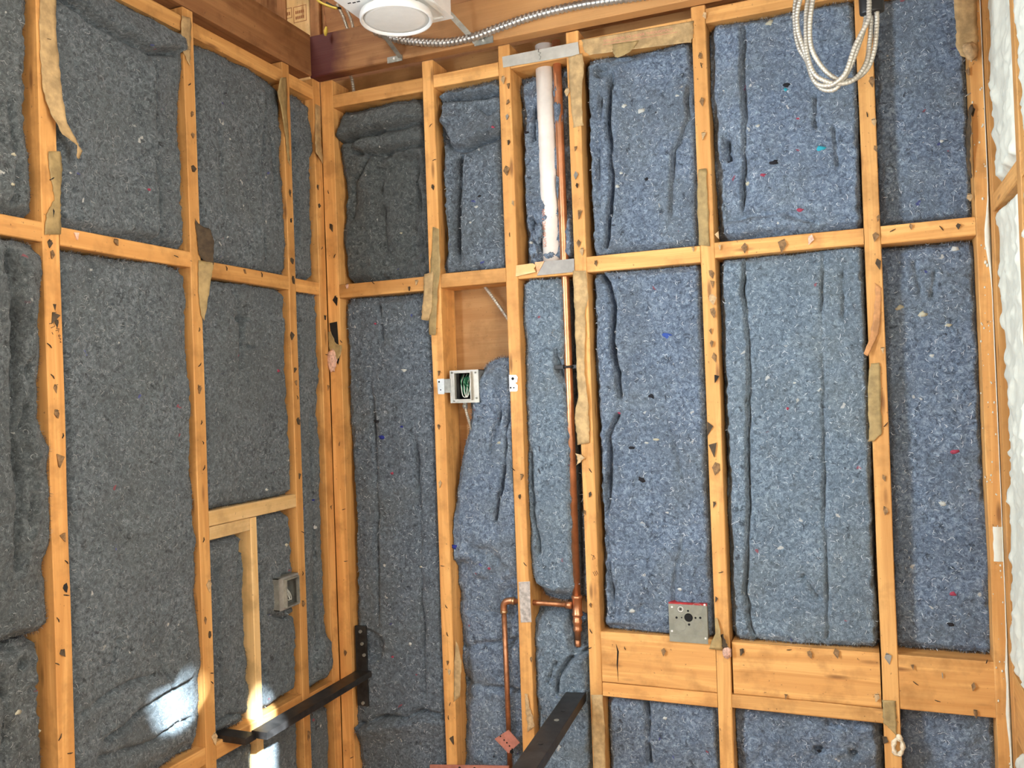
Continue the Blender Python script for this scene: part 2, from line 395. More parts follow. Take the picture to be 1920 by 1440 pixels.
# --- studs and blocking, left wall (u = y)
LS = [(-.933, -.896), (-.547, -.513), (-.178, -.147), (-.037, -.001)]
TOPZ = 2.327
stud = {}
for k, (a, b) in enumerate(LS): stud['s%d' % (k + 1)] = lumber('stud', wall_left, -HB + .001, 0, a, b, 0, TOPZ, WOOD)
stud['s0'] = lumber('stud', wall_left, -HB + .001, 0, -1.319, -1.282, 0, TOPZ, WOOD)
def lblock(a, b, z0, z1, mats=WOOD, label=None, x1=-.001): return lumber('blocking', wall_left, -HB + .002, x1, a + .0005, b - .0005, z0, z1, mats, label=label)
blk = {}
blk['l0'] = lblock(-1.282, -.933, 1.720, 1.758); blk['l1'] = lblock(-.896, -.547, 1.718, 1.755)
blk['l2'] = lblock(-.513, -.178, 1.704, 1.741); blk['l3'] = lblock(-.147, -.037, 1.702, 1.738)
for a, b in ((-1.282, -.933), (-.896, -.547), (-.513, -.178), (-.147, -.037)): lblock(a, b, 2.268, 2.305)
lblock(-.896, -.547, .570, .609); lblock(-.513, -.366, .567, .607); lblock(-.342, -.178, .562, .607); lblock(-.147, -.037, .548, .597)
stud['new'] = lumber('stud', wall_left, -HB + .002, -.001, -.366, -.342, 0, 1.111, PALE, label='pale new pine stud')
lblock(-.513, -.178, 1.1125, 1.148, PALE, 'pale new pine blocking'); lblock(-.513, -.368, 1.081, 1.1115, PALE, 'pale new pine blocking')

# --- studs and blocking, back wall (u = x)
BS = {'0': (0.0, .041), 'A': (.335, .369), 'B': (.564, .598), 'C': (.756, .789), 'D': (1.078, 1.112), 'E': (1.447, 1.482), 'F': (1.672, 1.6998)}
for k, (a, b) in BS.items(): stud[k] = lumber('stud', wall_back, a, b, 0, HB - .001, 0, TOPZ, WOOD)
def bblock(n0, n1, z0, z1, mats=WOOD, y0=.001, y1=HB - .002, label=None):
    return lumber('blocking', wall_back, BS[n0][1] + .0005, BS[n1][0] - .0005, y0, y1, z0, z1, mats, label=label)
blk['0A'] = bblock('0', 'A', 1.693, 1.733); blk['AB'] = bblock('A', 'B', 1.697, 1.736); blk['BC'] = bblock('B', 'C', 1.702, 1.738, y0=.003)
blk['CD'] = bblock('C', 'D', 1.703, 1.744); blk['DE'] = bblock('D', 'E', 1.710, 1.748); blk['EF'] = bblock('E', 'F', 1.708, 1.748)
bblock('0', 'A', 2.246, 2.284); bblock('A', 'B', 2.250, 2.286); bblock('B', 'C', 2.263, 2.296); bblock('C', 'D', 2.258, 2.303); bblock('D', 'E', 2.282, 2.319); bblock('E', 'F', 2.282, 2.319)
blk['GCD'] = bblock('C', 'D', .656, .784, y0=.002); blk['GDE'] = lumber('blocking', wall_back, BS['D'][1] + .005, BS['E'][0] - .003, .002, HB - .002, .658, .782, WOOD)
blk['GEF'] = bblock('E', 'F', .660, .781, y0=.002)
blk['HCD'] = bblock('C', 'D', .620, .6545, y0=.001); blk['HDE'] = bblock('D', 'E', .624, .6565, y0=.001)

# --- right wall framing
for a, b in ((-.045, -.002), (-.374, -.336), (-.745, -.708)): lumber('stud', wall_right, RW, RW + HB - .001, a, b, 0, 2.9, WOOD)
for a, b in ((-.336, -.045), (-.708, -.374)):
    lumber('blocking', wall_right, RW + .001, RW + HB - .002, a, b, 1.748, 1.786, WOOD)
    lumber('blocking', wall_right, RW + .001, RW + HB - .002, a, b, .64, .775, WOOD)

# --- beams over the two walls and what shows above them
bb = tag(lumber('ceiling_beam', ceiling, -.004, RW + .08, -.042, -.001, 2.328, 2.447, BROWN, bevel=.003), label='orange brown beam over the back wall')
bb2 = None
lb = tag(lumber('ceiling_beam', ceiling, -.046, 0.0, -1.5, -.043, 2.331, 2.453, BROWN, bevel=.003), label='dark brown beam over the left wall')
# purple-red stain at the beam's corner end is part of the beam's own colour
def beam_stain(base):
    m = base.copy(); m.name = 'aged_beam_stained'; nt = m.node_tree; b = nt.nodes['Principled BSDF']
    src = b.inputs['Base Color'].links[0].from_socket
    tc = N(nt, 'ShaderNodeTexCoord'); sx = N(nt, 'ShaderNodeSeparateXYZ'); nt.links.new(tc.outputs['Object'], sx.inputs[0])
    f, _ = noise(nt, tc.outputs['Object'], 14, 4, .6)
    pos = mth(nt, 'ADD', sx.outputs[0], mth(nt, 'MULTIPLY', f, -.07))
    half = (RW + .084) / 2
    k = ramp(nt, mth(nt, 'ADD', pos, half + .03), [(.065, (1, 1, 1)), (.135, (0, 0, 0))])
    c = mix(nt, mth(nt, 'MULTIPLY', k, .92), src, (.075, .016, .022))
    # the beam's colour turns lighter towards the right
    g = ramp(nt, mth(nt, 'ADD', pos, half - .25), [(.0, (0, 0, 0)), (.45, (1, 1, 1))])
    c = mix(nt, mth(nt, 'MULTIPLY', g, .7), c, (.66, .35, .13))
    nt.links.new(c, b.inputs['Base Color']); return m
bb.data.materials[0] = beam_stain(BROWN[0])
lumber('rafter', ceiling, onY(519, 0, .19)[0], onY(534, 0, .19)[0], .19, .199, 2.30, 2.98, BROWN)
pb = lumber('gusset_board', ceiling, onY(533, 0, .2)[0] + .001, onY(579, 0, .2)[0], .20, .22, 2.42, 2.98, PALE)
lumber('rafter', ceiling, onY(580, 0, .185)[0], onY(597, 0, .185)[0], .185, .199, 2.40, 2.98, BROWN)
lumber('rim_board', ceiling, onY(597, 0, .20)[0] + .002, 1.75, .205, .24, 2.33, 2.98, BROWN)
lumber('attic_closure', ceiling, -.62, -.58, -1.2, .30, 2.30, 2.99, BROWN)  # unseen side board added to keep sky light out of the attic
lumber('attic_closure', ceiling, -.62, -.20, .30, .33, 2.30, 2.99, BROWN)
lumber('attic_closure', ceiling, -.58, .30, .76, .79, 2.30, 2.99, BROWN)  # back board, also added against sky light leaking in
lumber('roof_deck', ceiling, -.60, -.11, -1.2, .78, 2.28, 2.30, BROWN)
for x in (.62, 1.15): lumber('joist', ceiling, x, x + .04, -1.05, .19, 2.46, 2.62, BROWN)
# stamped boxes on the gusset board
st = MB()
def frame_rect(mb, x0, x1, z0, z1, y, t=.0018):
    for a, b in (((x0, z0), (x1, z0 + t)), ((x0, z1 - t), (x1, z1)), ((x0, z0), (x0 + t, z1)), ((x1 - t, z0), (x1, z1))): mb.box((a[0], y - .0006, a[1]), (b[0], y, b[1]))
p0 = onY(551, 44, .2); p1 = onY(574, 8, .2); frame_rect(st, p0[0], p1[0], p0[2], p1[2], .1999)
h = p1[2] - p0[2]; w_ = p1[0] - p0[0]
for fz in (.62, .28):
    for k in range(5): st.box((p0[0] + w_ * (.16 + .14 * k), .1990, p0[2] + h * (fz - .08)), (p0[0] + w_ * (.25 + .14 * k), .1999, p0[2] + h * (fz + .10)))
q0 = onY(536, 36, .2); q1 = onY(547, 14, .2); frame_rect(st, q0[0], q1[0], q0[2], q1[2], .1999)
w2 = q1[0] - q0[0]; h2 = q1[2] - q0[2]
for k in range(2): st.box((q0[0] + w2 * (.25 + .28 * k), .199, q0[2] + h2 * .3), (q0[0] + w2 * (.42 + .28 * k), .1999, q0[2] + h2 * .62))
st.build('stamp_mark', STAMP, pb)

# ------------------------------------------------------------------ insulation batts
def seg_dist(U, V, pts):
    """distance and signed side to a polyline, and position along it 0..1"""
    best = np.full(U.shape, 9.0); side = np.zeros(U.shape); par = np.zeros(U.shape); n = len(pts) - 1
    for k in range(n):
        a = np.array(pts[k]); b = np.array(pts[k + 1]); d = b - a; L2 = d @ d + 1e-12
        t = ((U - a[0]) * d[0] + (V - a[1]) * d[1]) / L2; tc = np.clip(t, 0, 1)
        dx = U - (a[0] + tc * d[0]); dyy = V - (a[1] + tc * d[1]); ds = np.hypot(dx, dyy)
        m = ds < best; best = np.where(m, ds, best)
        side = np.where(m, np.sign(d[0] * dyy - d[1] * dx), side); par = np.where(m, (k + tc) / n, par)
    return best, side, par
BATTN = [0]
def batt(wall, u0, u1, v0, v1, label, mat=DEN_GREY, d=.014, e=(.03, .03, .03, .03), r=(.022, .022, .022, .022), wob=.6, creases=(), dents=(), inset=None,
         amp=(.010, .0045, .0022), step=.0042, fib=1.0, flecks=(), fmat=None):
    """A denim batt in bay [u0,u1]x[v0,v1]; e = how far each edge (left,right,bottom,top) sinks back, creases/dents in photo pixels."""
    BATTN[0] += 1; sd = BATTN[0] * 3 + 1
    nu = max(8, int((u1 - u0) / step)); nv = max(8, int((v1 - v0) / step))
    S, T = np.meshgrid(np.linspace(0, 1, nu), np.linspace(0, 1, nv))
    ins = inset or {}
    def prof(key, x):
        pts = ins.get(key)
        if not pts: return 0 * x
        xs = [p[0] for p in pts]; ys = [p[1] for p in pts]
        return np.interp(x, xs, ys)
    wl = lambda sd2, x, L: (.004 * np.abs(vnoise(x * L * 9, 0 * x, sd2)) + .0035 * np.abs(vnoise(x * L * 45, 0 * x, sd2 + 5)) + .0035 * np.abs(vnoise(x * L * 130, 0 * x, sd2 + 6)))
    Lv, Lu = v1 - v0, u1 - u0
    UL = u0 + prof('L', T) + wl(sd, T, Lv); UR = u1 - prof('R', T) - wl(sd + 1, T, Lv)
    VB = v0 + prof('B', S) + wl(sd + 2, S, Lu); VT = v1 - prof('T', S) - wl(sd + 3, S, Lu)
    U = UL + (UR - UL) * S; V = VB + (VT - VB) * T
    W = np.full(U.shape, d)
    dl, dr, db, dt = U - UL, UR - U, V - VB, VT - V
    jit = .006 * fbm(U * 55, V * 55, sd + 90, 2)
    for k, (dist, t, L) in enumerate(((dl, T, Lv), (dr, T, Lv), (db, S, Lu), (dt, S, Lu))):
        mod = np.clip(1 + wob * 2.2 * fbm(t * L * 5, 0 * t + k * 3.3, sd + 7 + k, 3), .05, 2.2)
        x = 1 - sstep(0, r[k] * (1 + .5 * wob * vnoise(t * L * 8, 0 * t, sd + 20 + k)), dist + jit)
        W = W + e[k] * mod * x
    for dn in dents:      # (cx,cy,rx,ry,depth[,power])
        c = UV(wall, dn[0], dn[1]); cr = UV(wall, dn[0] + dn[2], dn[1]); cb = UV(wall, dn[0], dn[1] + dn[3])
        ru, rv = abs(cr[0] - c[0]), abs(cb[1] - c[1]); pw = dn[5] if len(dn) > 5 else 2
        jj = fbm(U * 22, V * 22, sd + 31, 2) * .35
        q = (np.abs((U - c[0]) / ru) ** pw + np.abs((V - c[1]) / rv) ** pw) ** (1 / pw) + jj
        W = W + dn[4] * (1 - sstep(.72, 1.12, q))
    for cr in creases:    # dict: p pixel polyline, d depth, w width, lift (side +left/-right of its direction), dec reach of lift
        pts = [UV(wall, *q) for q in cr['p']]
        jx = U + .006 * fbm(U * 25, V * 25, sd + 40, 2); jy = V + .006 * fbm(U * 25, V * 25, sd + 44, 2)
        ds, sg, par = seg_dist(jx, jy, pts)
        end = sstep(0, .08, par) * (1 - sstep(.92, 1, par)) if cr.get('fade', True) else 1.0
        vary = np.clip(.75 + 1.0 * vnoise(par * 9, 0 * par, sd + 50), .2, 1.3)
        W = W + 1.5 * cr.get('d', .012) * np.exp(-(ds / cr.get('w', .004)) ** 2) * end * vary
        if 'lift' in cr:
            s_ = sg * np.sign(cr['lift'])
            W = W - 1.4 * abs(cr['lift']) * (s_ > 0) * np.exp(-(ds / cr.get('dec', .05)) ** 2) * sstep(0, .006, ds) * end
    inner = np.minimum(np.minimum(dl, dr), np.minimum(db, dt))
    W = W + amp[0] * fbm(U * 7, V * 7, sd + 60, 3) + amp[1] * fbm(U * 34, V * 34, sd + 64, 2)
    n3 = fbm(U * 95 + 1.5 * vnoise(U * 40, V * 40, sd), V * 120, sd + 68, 2); W = W + amp[2] * (n3 - .7 * np.abs(n3))
    W = np.minimum(W, HB - .006)
    # skirt back to the sheathing
    P = np.stack(XYZ(wall, U, V, W), -1)
    def ring(A):
        return A
    Ue = np.pad(U, 1, mode='edge'); Ve = np.pad(V, 1, mode='edge'); We = np.pad(W, 1, constant_values=HB - .002)
    Pe = np.stack(XYZ(wall, Ue, Ve, We), -1)
    o = grid_obj('insulation_batt', Pe, mat, base=True)
    tag(o, label, 'insulation', 'recycled denim insulation batts between the studs')
    # loose curled fibres lying on the face
    A = Lu * Lv; n = int(A * 2600 * fib)
    ii = RNG.integers(2, nv - 2, n); jj_ = RNG.integers(2, nu - 2, n)
    base = P[ii, jj_]; du = P[ii, np.minimum(jj_ + 2, nu - 1)] - base; dv = P[np.minimum(ii + 2, nv - 1), jj_] - base
    nr = np.cross(du, dv); nr /= np.linalg.norm(nr, axis=1)[:, None] + 1e-9
    du /= np.linalg.norm(du, axis=1)[:, None] + 1e-9; bi = np.cross(nr, du)
    ang = RNG.random(n) * 6.283; cur = RNG.normal(0, 1.0, n) * 260; ln = RNG.uniform(.004, .014, n); wd = RNG.uniform(.00026, .00056, n)
    K = 6; pos = np.zeros((n, 2)); V3 = []; lift = RNG.uniform(.0008, .003, n)
    heads = ang.copy(); pts2 = []
    for k in range(K):
        pts2.append((pos.copy(), heads.copy())); stp = ln / (K - 1)
        pos = pos + np.stack([np.cos(heads), np.sin(heads)], 1) * stp[:, None]; heads = heads + cur * stp
    for k in range(K):
        p2, hd = pts2[k]; taper = wd * (1 if 0 < k < K - 1 else .4)
        px_ = -np.sin(hd); py_ = np.cos(hd)
        for sgn in (-1, 1):
            a = p2[:, 0] + sgn * px_ * taper; b = p2[:, 1] + sgn * py_ * taper
            V3.append(base + du * a[:, None] + bi * b[:, None] + nr * (lift * (0.4 + .9 * math.sin(math.pi * k / (K - 1))))[:, None])
    V3 = np.stack(V3, 1).reshape(-1, 3); idx = np.arange(n)[:, None] * (2 * K)
    Fq = np.concatenate([np.stack([idx[:, 0] + 2 * k, idx[:, 0] + 2 * k + 2, idx[:, 0] + 2 * k + 3, idx[:, 0] + 2 * k + 1], 1) for k in range(K - 1)])
    mi = np.tile((RNG.random(n) < .22).astype(int), K - 1)
    # short fuzz standing off the edges
    m = int((Lu + Lv) * 2 * 700 * max(fib, .7)); side = RNG.integers(0, 4, m); t = RNG.random(m)
    bi_ = np.where(side < 2, (t * (nv - 1)).astype(int), np.where(side == 2, 0, nv - 1)); bj_ = np.where(side >= 2, (t * (nu - 1)).astype(int), np.where(side == 0, 0, nu - 1))
    bi_ = np.clip(bi_ + RNG.integers(-2, 3, m), 0, nv - 1); bj_ = np.clip(bj_ + RNG.integers(-2, 3, m), 0, nu - 1)
    b0 = P[bi_, bj_]; ou = np.where(side == 0, -1, np.where(side == 1, 1, 0)) + RNG.normal(0, .5, m); ov = np.where(side == 2, -1, np.where(side == 3, 1, 0)) + RNG.normal(0, .5, m); ow = -.6 + RNG.normal(0, .5, m)
    dirs = np.stack(XYZ(wall, ou, ov, ow), -1); dirs /= np.linalg.norm(dirs, axis=1)[:, None]; hl = RNG.uniform(.002, .0085, m)
    tn = np.cross(dirs, RNG.normal(0, 1, (m, 3))); tn /= np.linalg.norm(tn, axis=1)[:, None] + 1e-9; hw = .0003
    H = np.stack([b0 - tn * hw, b0 + tn * hw, b0 + dirs * hl[:, None] + tn * hw * .5, b0 + dirs * hl[:, None] - tn * hw * .5], 1).reshape(-1, 3)
    hi_ = np.arange(m)[:, None] * 4 + np.arange(4) + len(V3)
    allv = np.concatenate([V3, H]); allf = np.concatenate([Fq, hi_]); mi = np.concatenate([mi, np.where(RNG.random(m) < .25, 0, 1)])
    if len(allv):
        fo = mesh_obj('loose_fibres', allv, allf, None, o, True, mats=[fmat or FIBW, FIBD], midx=mi); fo['kind'] = 'stuff'
    for (fx, fy, fs, fc) in flecks:
        u, v = UV(wall, fx, fy, d); i = int(np.argmin((U - u) ** 2 + (V - v) ** 2)); w = W.ravel()[i] - .0022; s = fs / 745 / 2.5
        nn = 9; vs_ = [XYZ(wall, u, v, w - .0012)]
        for k in range(nn):
            a = 6.283 * k / nn; rr = s * (0.55 + .75 * random.random()); vs_.append(XYZ(wall, u + math.cos(a) * rr * 1.25, v + math.sin(a) * rr * .8, w + .0024 * random.random()))
        for k in range(nn):
            a = 6.283 * k / nn; vs_.append(XYZ(wall, u + math.cos(a) * s * 1.1, v + math.sin(a) * s * .7, w + .008))
        fcs = [(0, 1 + k, 1 + (k + 1) % nn) for k in range(nn)] + [(1 + k, 1 + nn + k, 1 + nn + (k + 1) % nn, 1 + (k + 1) % nn) for k in range(nn)]
        mesh_obj('rag_fleck', vs_, fcs, FLECK[fc], o, True)
    return o
def C(p, d=.016, w=.0045, **k): return dict(p=p, d=d, w=w, **k)

s = LS
L0, L1, L2, L3 = (-1.282, s[0][0]), (s[0][1], s[1][0]), (s[1][1], s[2][0]), (s[2][1], s[3][0])
# upper row, left wall
batt('L', *L0, 1.760, 2.267, 'brownish grey batt at the top left corner, left of the twisted paper strip', DEN_DARK, .010, e=(.02, .03, .05, .03), amp=(.016, .006, .0026),
     creases=[C([(30, 175), (45, 290), (30, 390)]), C([(0, 252), (80, 300)], .008)], flecks=[(25, 290, 7, 'cream'), (17, 347, 6, 'cream'), (90, 402, 9, 'cream')], fmat=FIBG)
batt('L', *L1, 1.757, 2.272, 'grey batt with a rolled top edge in the tall upper bay of the left wall', DEN_GREY, .006, e=(.010, .019, .02, .02), r=(.018, .018, .02, .02), wob=1.0,
     creases=[C([(108, -20), (190, 45), (228, 66), (280, 96), (330, 96)], .030, .007, lift=.020, dec=.06, fade=False), C([(288, 108), (294, 200), (297, 320), (300, 460)], .024, .006, lift=-.012, dec=.05), C([(310, 200), (330, 245)], .01), C([(297, 315), (350, 385)], .01)],
     flecks=[(273, 357, 7, 'red')], fmat=FIBG)
batt('L', *L2, 1.743, 2.268, 'grey batt folded along its right side, upper left wall near the corner', DEN_GREY, .008, e=(.010, .018, .02, .022), r=(.018, .018, .02, .02), wob=1.0,
     creases=[C([(505, 165), (495, 260), (492, 400), (498, 500)], .022, .006, lift=-.010, dec=.04), C([(513, 240), (520, 330), (525, 420)], .012), C([(415, 230), (420, 420)], .006, .006)], fmat=FIBG)
batt('L', *L3, 1.740, 2.266, 'narrow ragged grey batt beside the room corner, upper left wall', DEN_GREY, .010, e=(.012, .034, .02, .02), r=(.015, .022, .02, .02), wob=1.1,
     creases=[C([(555, 200), (562, 330), (560, 480)], .012)], fmat=FIBG)
# lower row, left wall
batt('L', *L0, .98, 1.716, 'shaggy creased grey batt at the left edge, below the left blocking', DEN_DARK, .004, e=(.02, .022, .02, .03), amp=(.018, .007, .003), wob=.8,
     creases=[C([(8, 455), (34, 560), (42, 660), (36, 780), (46, 900), (40, 1100)], .035, .009, lift=.014, dec=.04), C([(62, 660), (50, 800), (62, 930), (48, 1080)], .018, .006)], flecks=[(27, 573, 8, 'white'), (38, 745, 6, 'white')], fmat=FIBG)
batt('L', *L0, .30, .976, 'dark grey batt in the bottom left corner under the shaggy one', DEN_DARK, .018, e=(.02, .030, .02, .02), amp=(.016, .006, .0026), wob=.8,
     creases=[C([(15, 1250), (25, 1340), (20, 1440)], .014)], dents=[(57, 1247, 10, 12, .014), (80, 1293, 12, 10, .014), (35, 1225, 14, 8, .012)], flecks=[(32, 1337, 12, 'cream'), (80, 1372, 8, 'cream')], fmat=FIBG)
batt('L', *L1, .611, 1.716, 'long smooth grey batt with a sunlit lower corner on the left wall', DEN_GREY, .006, e=(.010, .016, .022, .012), r=(.018, .018, .035, .02), wob=1.1, amp=(.011, .004, .002),
     creases=[C([(128, 700), (136, 800), (130, 930), (150, 1020)], .010), C([(200, 1395), (290, 1315), (375, 1270)], .016, .006, lift=.006, dec=.04), C([(150, 1345), (230, 1290), (300, 1265)], .010, .006), C([(180, 1430), (300, 1390), (370, 1345)], .014, .006), C([(175, 470), (185, 520)], .008), C([(225, 1195), (215, 1260)], .008), C([(290, 1200), (330, 1290)], .007)], fmat=FIBG)
batt('L', *L2, 1.150, 1.702, 'mottled grey batt above the pale pine blocking on the left wall', DEN_GREY, .008, e=(.010, .018, .012, .014), r=(.016, .018, .016, .016), wob=1.1,
     creases=[C([(440, 530), (460, 600), (455, 700)], .008, .007), C([(535, 545), (538, 600)], .016)], dents=[(460, 598, 13, 7, .018), (472, 649, 8, 5, .012)], flecks=[(521, 695, 9, 'red'), (500, 918, 9, 'white')], fmat=FIBG)
batt('L', s[1][1], -.366, .609, 1.080, 'narrow grey batt left of the pale new stud, under double blocking', DEN_GREY, .014, e=(.012, .028, .02, .014), wob=.9,
     creases=[C([(415, 1040), (418, 1200), (425, 1320)], .010), C([(462, 1010), (450, 1100)], .012), C([(405, 1370), (440, 1345), (490, 1340)], .014)], fmat=FIBG)
batt('L', -.342, s[2][0], .609, 1.111, 'grey batt packed around the small switch box on the left wall', DEN_GREY, .010, e=(.010, .030, .03, .016), wob=.8,
     creases=[C([(505, 1150), (540, 1160), (560, 1150)], .014), C([(500, 1230), (512, 1300)], .010)], dents=[(545, 1108, 14, 34, .02, 4)], flecks=[(538, 1022, 10, 'cream'), (513, 1128, 6, 'white')], fmat=FIBG)
batt('L', *L3, .600, 1.700, 'long narrow grey batt bulging at its foot beside the corner', DEN_GREY, .006, e=(.010, .030, .02, .02), r=(.014, .020, .02, .02), wob=1.1,
     creases=[C([(585, 760), (592, 1000), (598, 1230)], .012), C([(560, 1100), (575, 1210)], .008)], dents=[(612, 1230, 22, 40, -.022)], flecks=[(592, 566, 10, 'white'), (588, 938, 7, 'navy')], fmat=FIBG)
batt('L', *L1, .05, .568, 'grey batt below the sill block at the bottom left', DEN_GREY, .012, fmat=FIBG)
batt('L', s[1][1], -.366, .10, .565, 'small dark grey batt below the black bracket end', DEN_GREY, .014, e=(.015, .02, .02, .02), amp=(.016, .006, .002), fmat=FIBG)
batt('L', -.342, s[2][0], .10, .560, 'sunlit grey batt below the sill beside the pale stud', DEN_GREY, .010, e=(.015, .02, .02, .02), fmat=FIBG)
batt('L', *L3, .10, .546, 'narrow grey batt at the foot of the room corner', DEN_GREY, .010, e=(.012, .02, .02, .02), fmat=FIBG)

# back wall
b_ = BS
OA, AB, BC, CD, DE, EF = (b_['0'][1], b_['A'][0]), (b_['A'][1], b_['B'][0]), (b_['B'][1], b_['C'][0]), (b_['C'][1], b_['D'][0]), (b_['D'][1], b_['E'][0]), (b_['E'][1], b_['F'][0] + .005)
batt('B', *OA, 1.735, 2.244, 'dark charcoal batt with a sunken middle, upper bay at the corner', DEN_DARK, .022, e=(.028, .018, .014, .03), amp=(.016, .009, .0018), wob=.8,
     creases=[C([(630, 262), (690, 245), (745, 232), (800, 220)], .032, .009, lift=.018, dec=.04, fade=False), C([(650, 280), (680, 285), (740, 272), (795, 262)], .024, .008, lift=.010, dec=.03), C([(690, 285), (655, 340), (650, 420)], .012, .007), C([(697, 330), (705, 500)], .012, .005), C([(772, 300), (776, 400), (786, 500)], .016, .006)],
     dents=[(735, 400, 46, 125, .034, 5)], flecks=[(740, 433, 7, 'cream')], fib=.35, fmat=FIBG)
batt('B', *AB, 1.738, 2.248, 'lumpy grey batt bunched at its top, upper bay beside the white pipe bay', DEN_SLATE, .006, e=(.042, .012, .014, .03), r=(.026, .018, .018, .03), amp=(.012, .006, .003),
     creases=[C([(832, 182), (880, 180), (938, 172)], .034, .008, lift=.022, dec=.03, fade=False), C([(828, 240), (845, 278), (875, 275), (905, 262), (940, 250)], .034, .010, lift=.024, dec=.05, fade=False), C([(860, 280), (853, 380), (856, 500)], .045, .009), C([(890, 200), (910, 215), (935, 205)], .012)],
     flecks=[(930, 243, 8, 'red'), (892, 388, 9, 'white'), (900, 368, 10, 'black'), (883, 418, 6, 'white')])
batt('B', *BC, 1.741, 2.261, 'torn ragged batt stuffed behind the white pipe and copper pipe', DEN_BLUE, .040, e=(.030, .02, .02, .03), amp=(.030, .016, .004), wob=1.0,
     creases=[C([(990, 180), (992, 260)], .02), C([(985, 400), (1010, 470)], .02)], flecks=[(983, 218, 8, 'white'), (995, 455, 10, 'white'), (990, 250, 9, 'black')])
batt('B', *CD, 1.746, 2.256, 'blue batt with a rolled left edge, upper bay right of the copper pipe', DEN_BLUE, .012, e=(.046, .016, .014, .020), r=(.020, .016, .018, .02),
     creases=[C([(1145, 125), (1140, 230), (1148, 330), (1140, 420), (1134, 470)], .040, .0065, lift=.014, dec=.035), C([(1122, 150), (1120, 250), (1122, 400)], .014, .005), C([(1285, 150), (1290, 215), (1262, 280), (1255, 420)], .014, .005, lift=-.006, dec=.05), C([(1100, 128), (1130, 118), (1170, 110), (1240, 95)], .012)],
     dents=[(1125, 130, 14, 14, .020), (1145, 150, 10, 20, .014)], flecks=[(1171, 201, 11, 'white'), (1202, 208, 15, 'white'), (1167, 327, 8, 'white'), (1213, 336, 9, 'black'), (1160, 352, 9, 'white'), (1270, 180, 8, 'white')])
batt('B', *DE, 1.750, 2.280, 'bright blue batt flecked with cyan and red, behind the coiled cable', DEN_BLUE, .010, e=(.050, .020, .022, .016), r=(.022, .010, .02, .014), amp=(.010, .004, .0022),
     creases=[C([(1391, 35), (1393, 160), (1396, 250), (1390, 410)], .016, .005, lift=-.012, dec=.03), C([(1363, 255), (1367, 300)], .03, .006), C([(1350, 415), (1400, 400), (1470, 395), (1540, 420)], .014, .008), C([(1530, 175), (1532, 240)], .012), C([(1562, 230), (1572, 310)], .012)],
     dents=[(1372, 330, 26, 90, .018, 3)], flecks=[(1539, 279, 16, 'cyan'), (1500, 393, 13, 'red'), (1472, 169, 9, 'cyan'), (1496, 223, 7, 'red'), (1452, 305, 15, 'black'), (1475, 161, 12, 'black'), (1431, 328, 11, 'red'), (1403, 343, 13, 'cream'), (1443, 42, 14, 'cream'), (1421, 237, 9, 'white')])
batt('B', *EF, 1.750, 2.280, 'plain blue batt in the last upper bay beside the white foam', DEN_BLUE, .048, e=(.012, .014, .016, .01), r=(.012, .012, .014, .012), amp=(.005, .0035, .0022), flecks=[(1766, 265, 8, 'white')])
batt('B', *OA, .30, 1.691, 'tall dark slate batt with two long creases in the corner bay of the back wall', DEN_SLATE, .016, e=(.030, .014, .02, .02), r=(.022, .018, .02, .02), amp=(.010, .0045, .0022),
     creases=[C([(690, 700), (698, 850), (700, 1000), (704, 1180)], .018, .005), C([(768, 760), (780, 950), (786, 1150), (790, 1330)], .016, .006), C([(705, 560), (712, 640)], .016), C([(670, 1362), (720, 1350), (760, 1352), (785, 1340), (830, 1352)], .022, .008, lift=-.016, dec=.05, fade=False)],
     dents=[(690, 1215, 22, 30, .02)], flecks=[(759, 694, 13, 'white'), (707, 790, 13, 'black'), (716, 819, 15, 'navy'), (756, 800, 9, 'navy'), (735, 888, 10, 'red'), (788, 1063, 8, 'cream'), (737, 1231, 8, 'red'), (705, 607, 7, 'red'), (768, 1208, 9, 'white')])
batt('B', *AB, .30, 1.50, 'batt slumped away from the open bay beside the metal box with green wires', DEN_BLUE, .008, e=(.026, .012, .02, .05), r=(.03, .016, .02, .05), amp=(.012, .005, .0024), step=.0042,
     inset={'L': [(0, 0), (.50, .0), (.72, .004), (.80, .025), (.88, .052), (.95, .062), (1, .085)], 'T': [(0, .045), (.3, .012), (.6, .0), (1, .0)]},
     creases=[C([(930, 690), (934, 770), (928, 800)], .018, .006), C([(952, 760), (946, 850), (938, 920), (925, 990)], .028, .006, lift=.010, dec=.04), C([(918, 760), (925, 790), (912, 860)], .012), C([(850, 1225), (900, 1215), (965, 1210)], .014, .008), C([(855, 1290), (900, 1300), (975, 1310)], .014, .008), C([(860, 1150), (960, 1165)], .010, .008)],
     dents=[(905, 1270, 95, 235, .034, 5), (950, 1135, 34, 30, .012)], flecks=[(849, 1027, 16, 'navy'), (912, 1068, 8, 'red'), (935, 830, 9, 'cream')])
batt('B', BC[0], .727, .842, 1.700, 'upper rounded blue batt left of the long copper pipe', DEN_TEAL, .014, e=(.018, .024, .05, .03), r=(.02, .02, .045, .03), amp=(.006, .0035, .002),
     inset={'T': [(0, .022), (.12, .008), (.25, 0), (1, .004)], 'B': [(0, .03), (.2, .008), (.5, 0), (.9, .004), (1, .01)]},
     creases=[C([(988, 840), (996, 960), (1010, 1050)], .020, .005, lift=-.006, dec=.03), C([(1038, 650), (1040, 690), (1052, 720)], .018, .005)], dents=[(1050, 688, 14, 22, .02)])
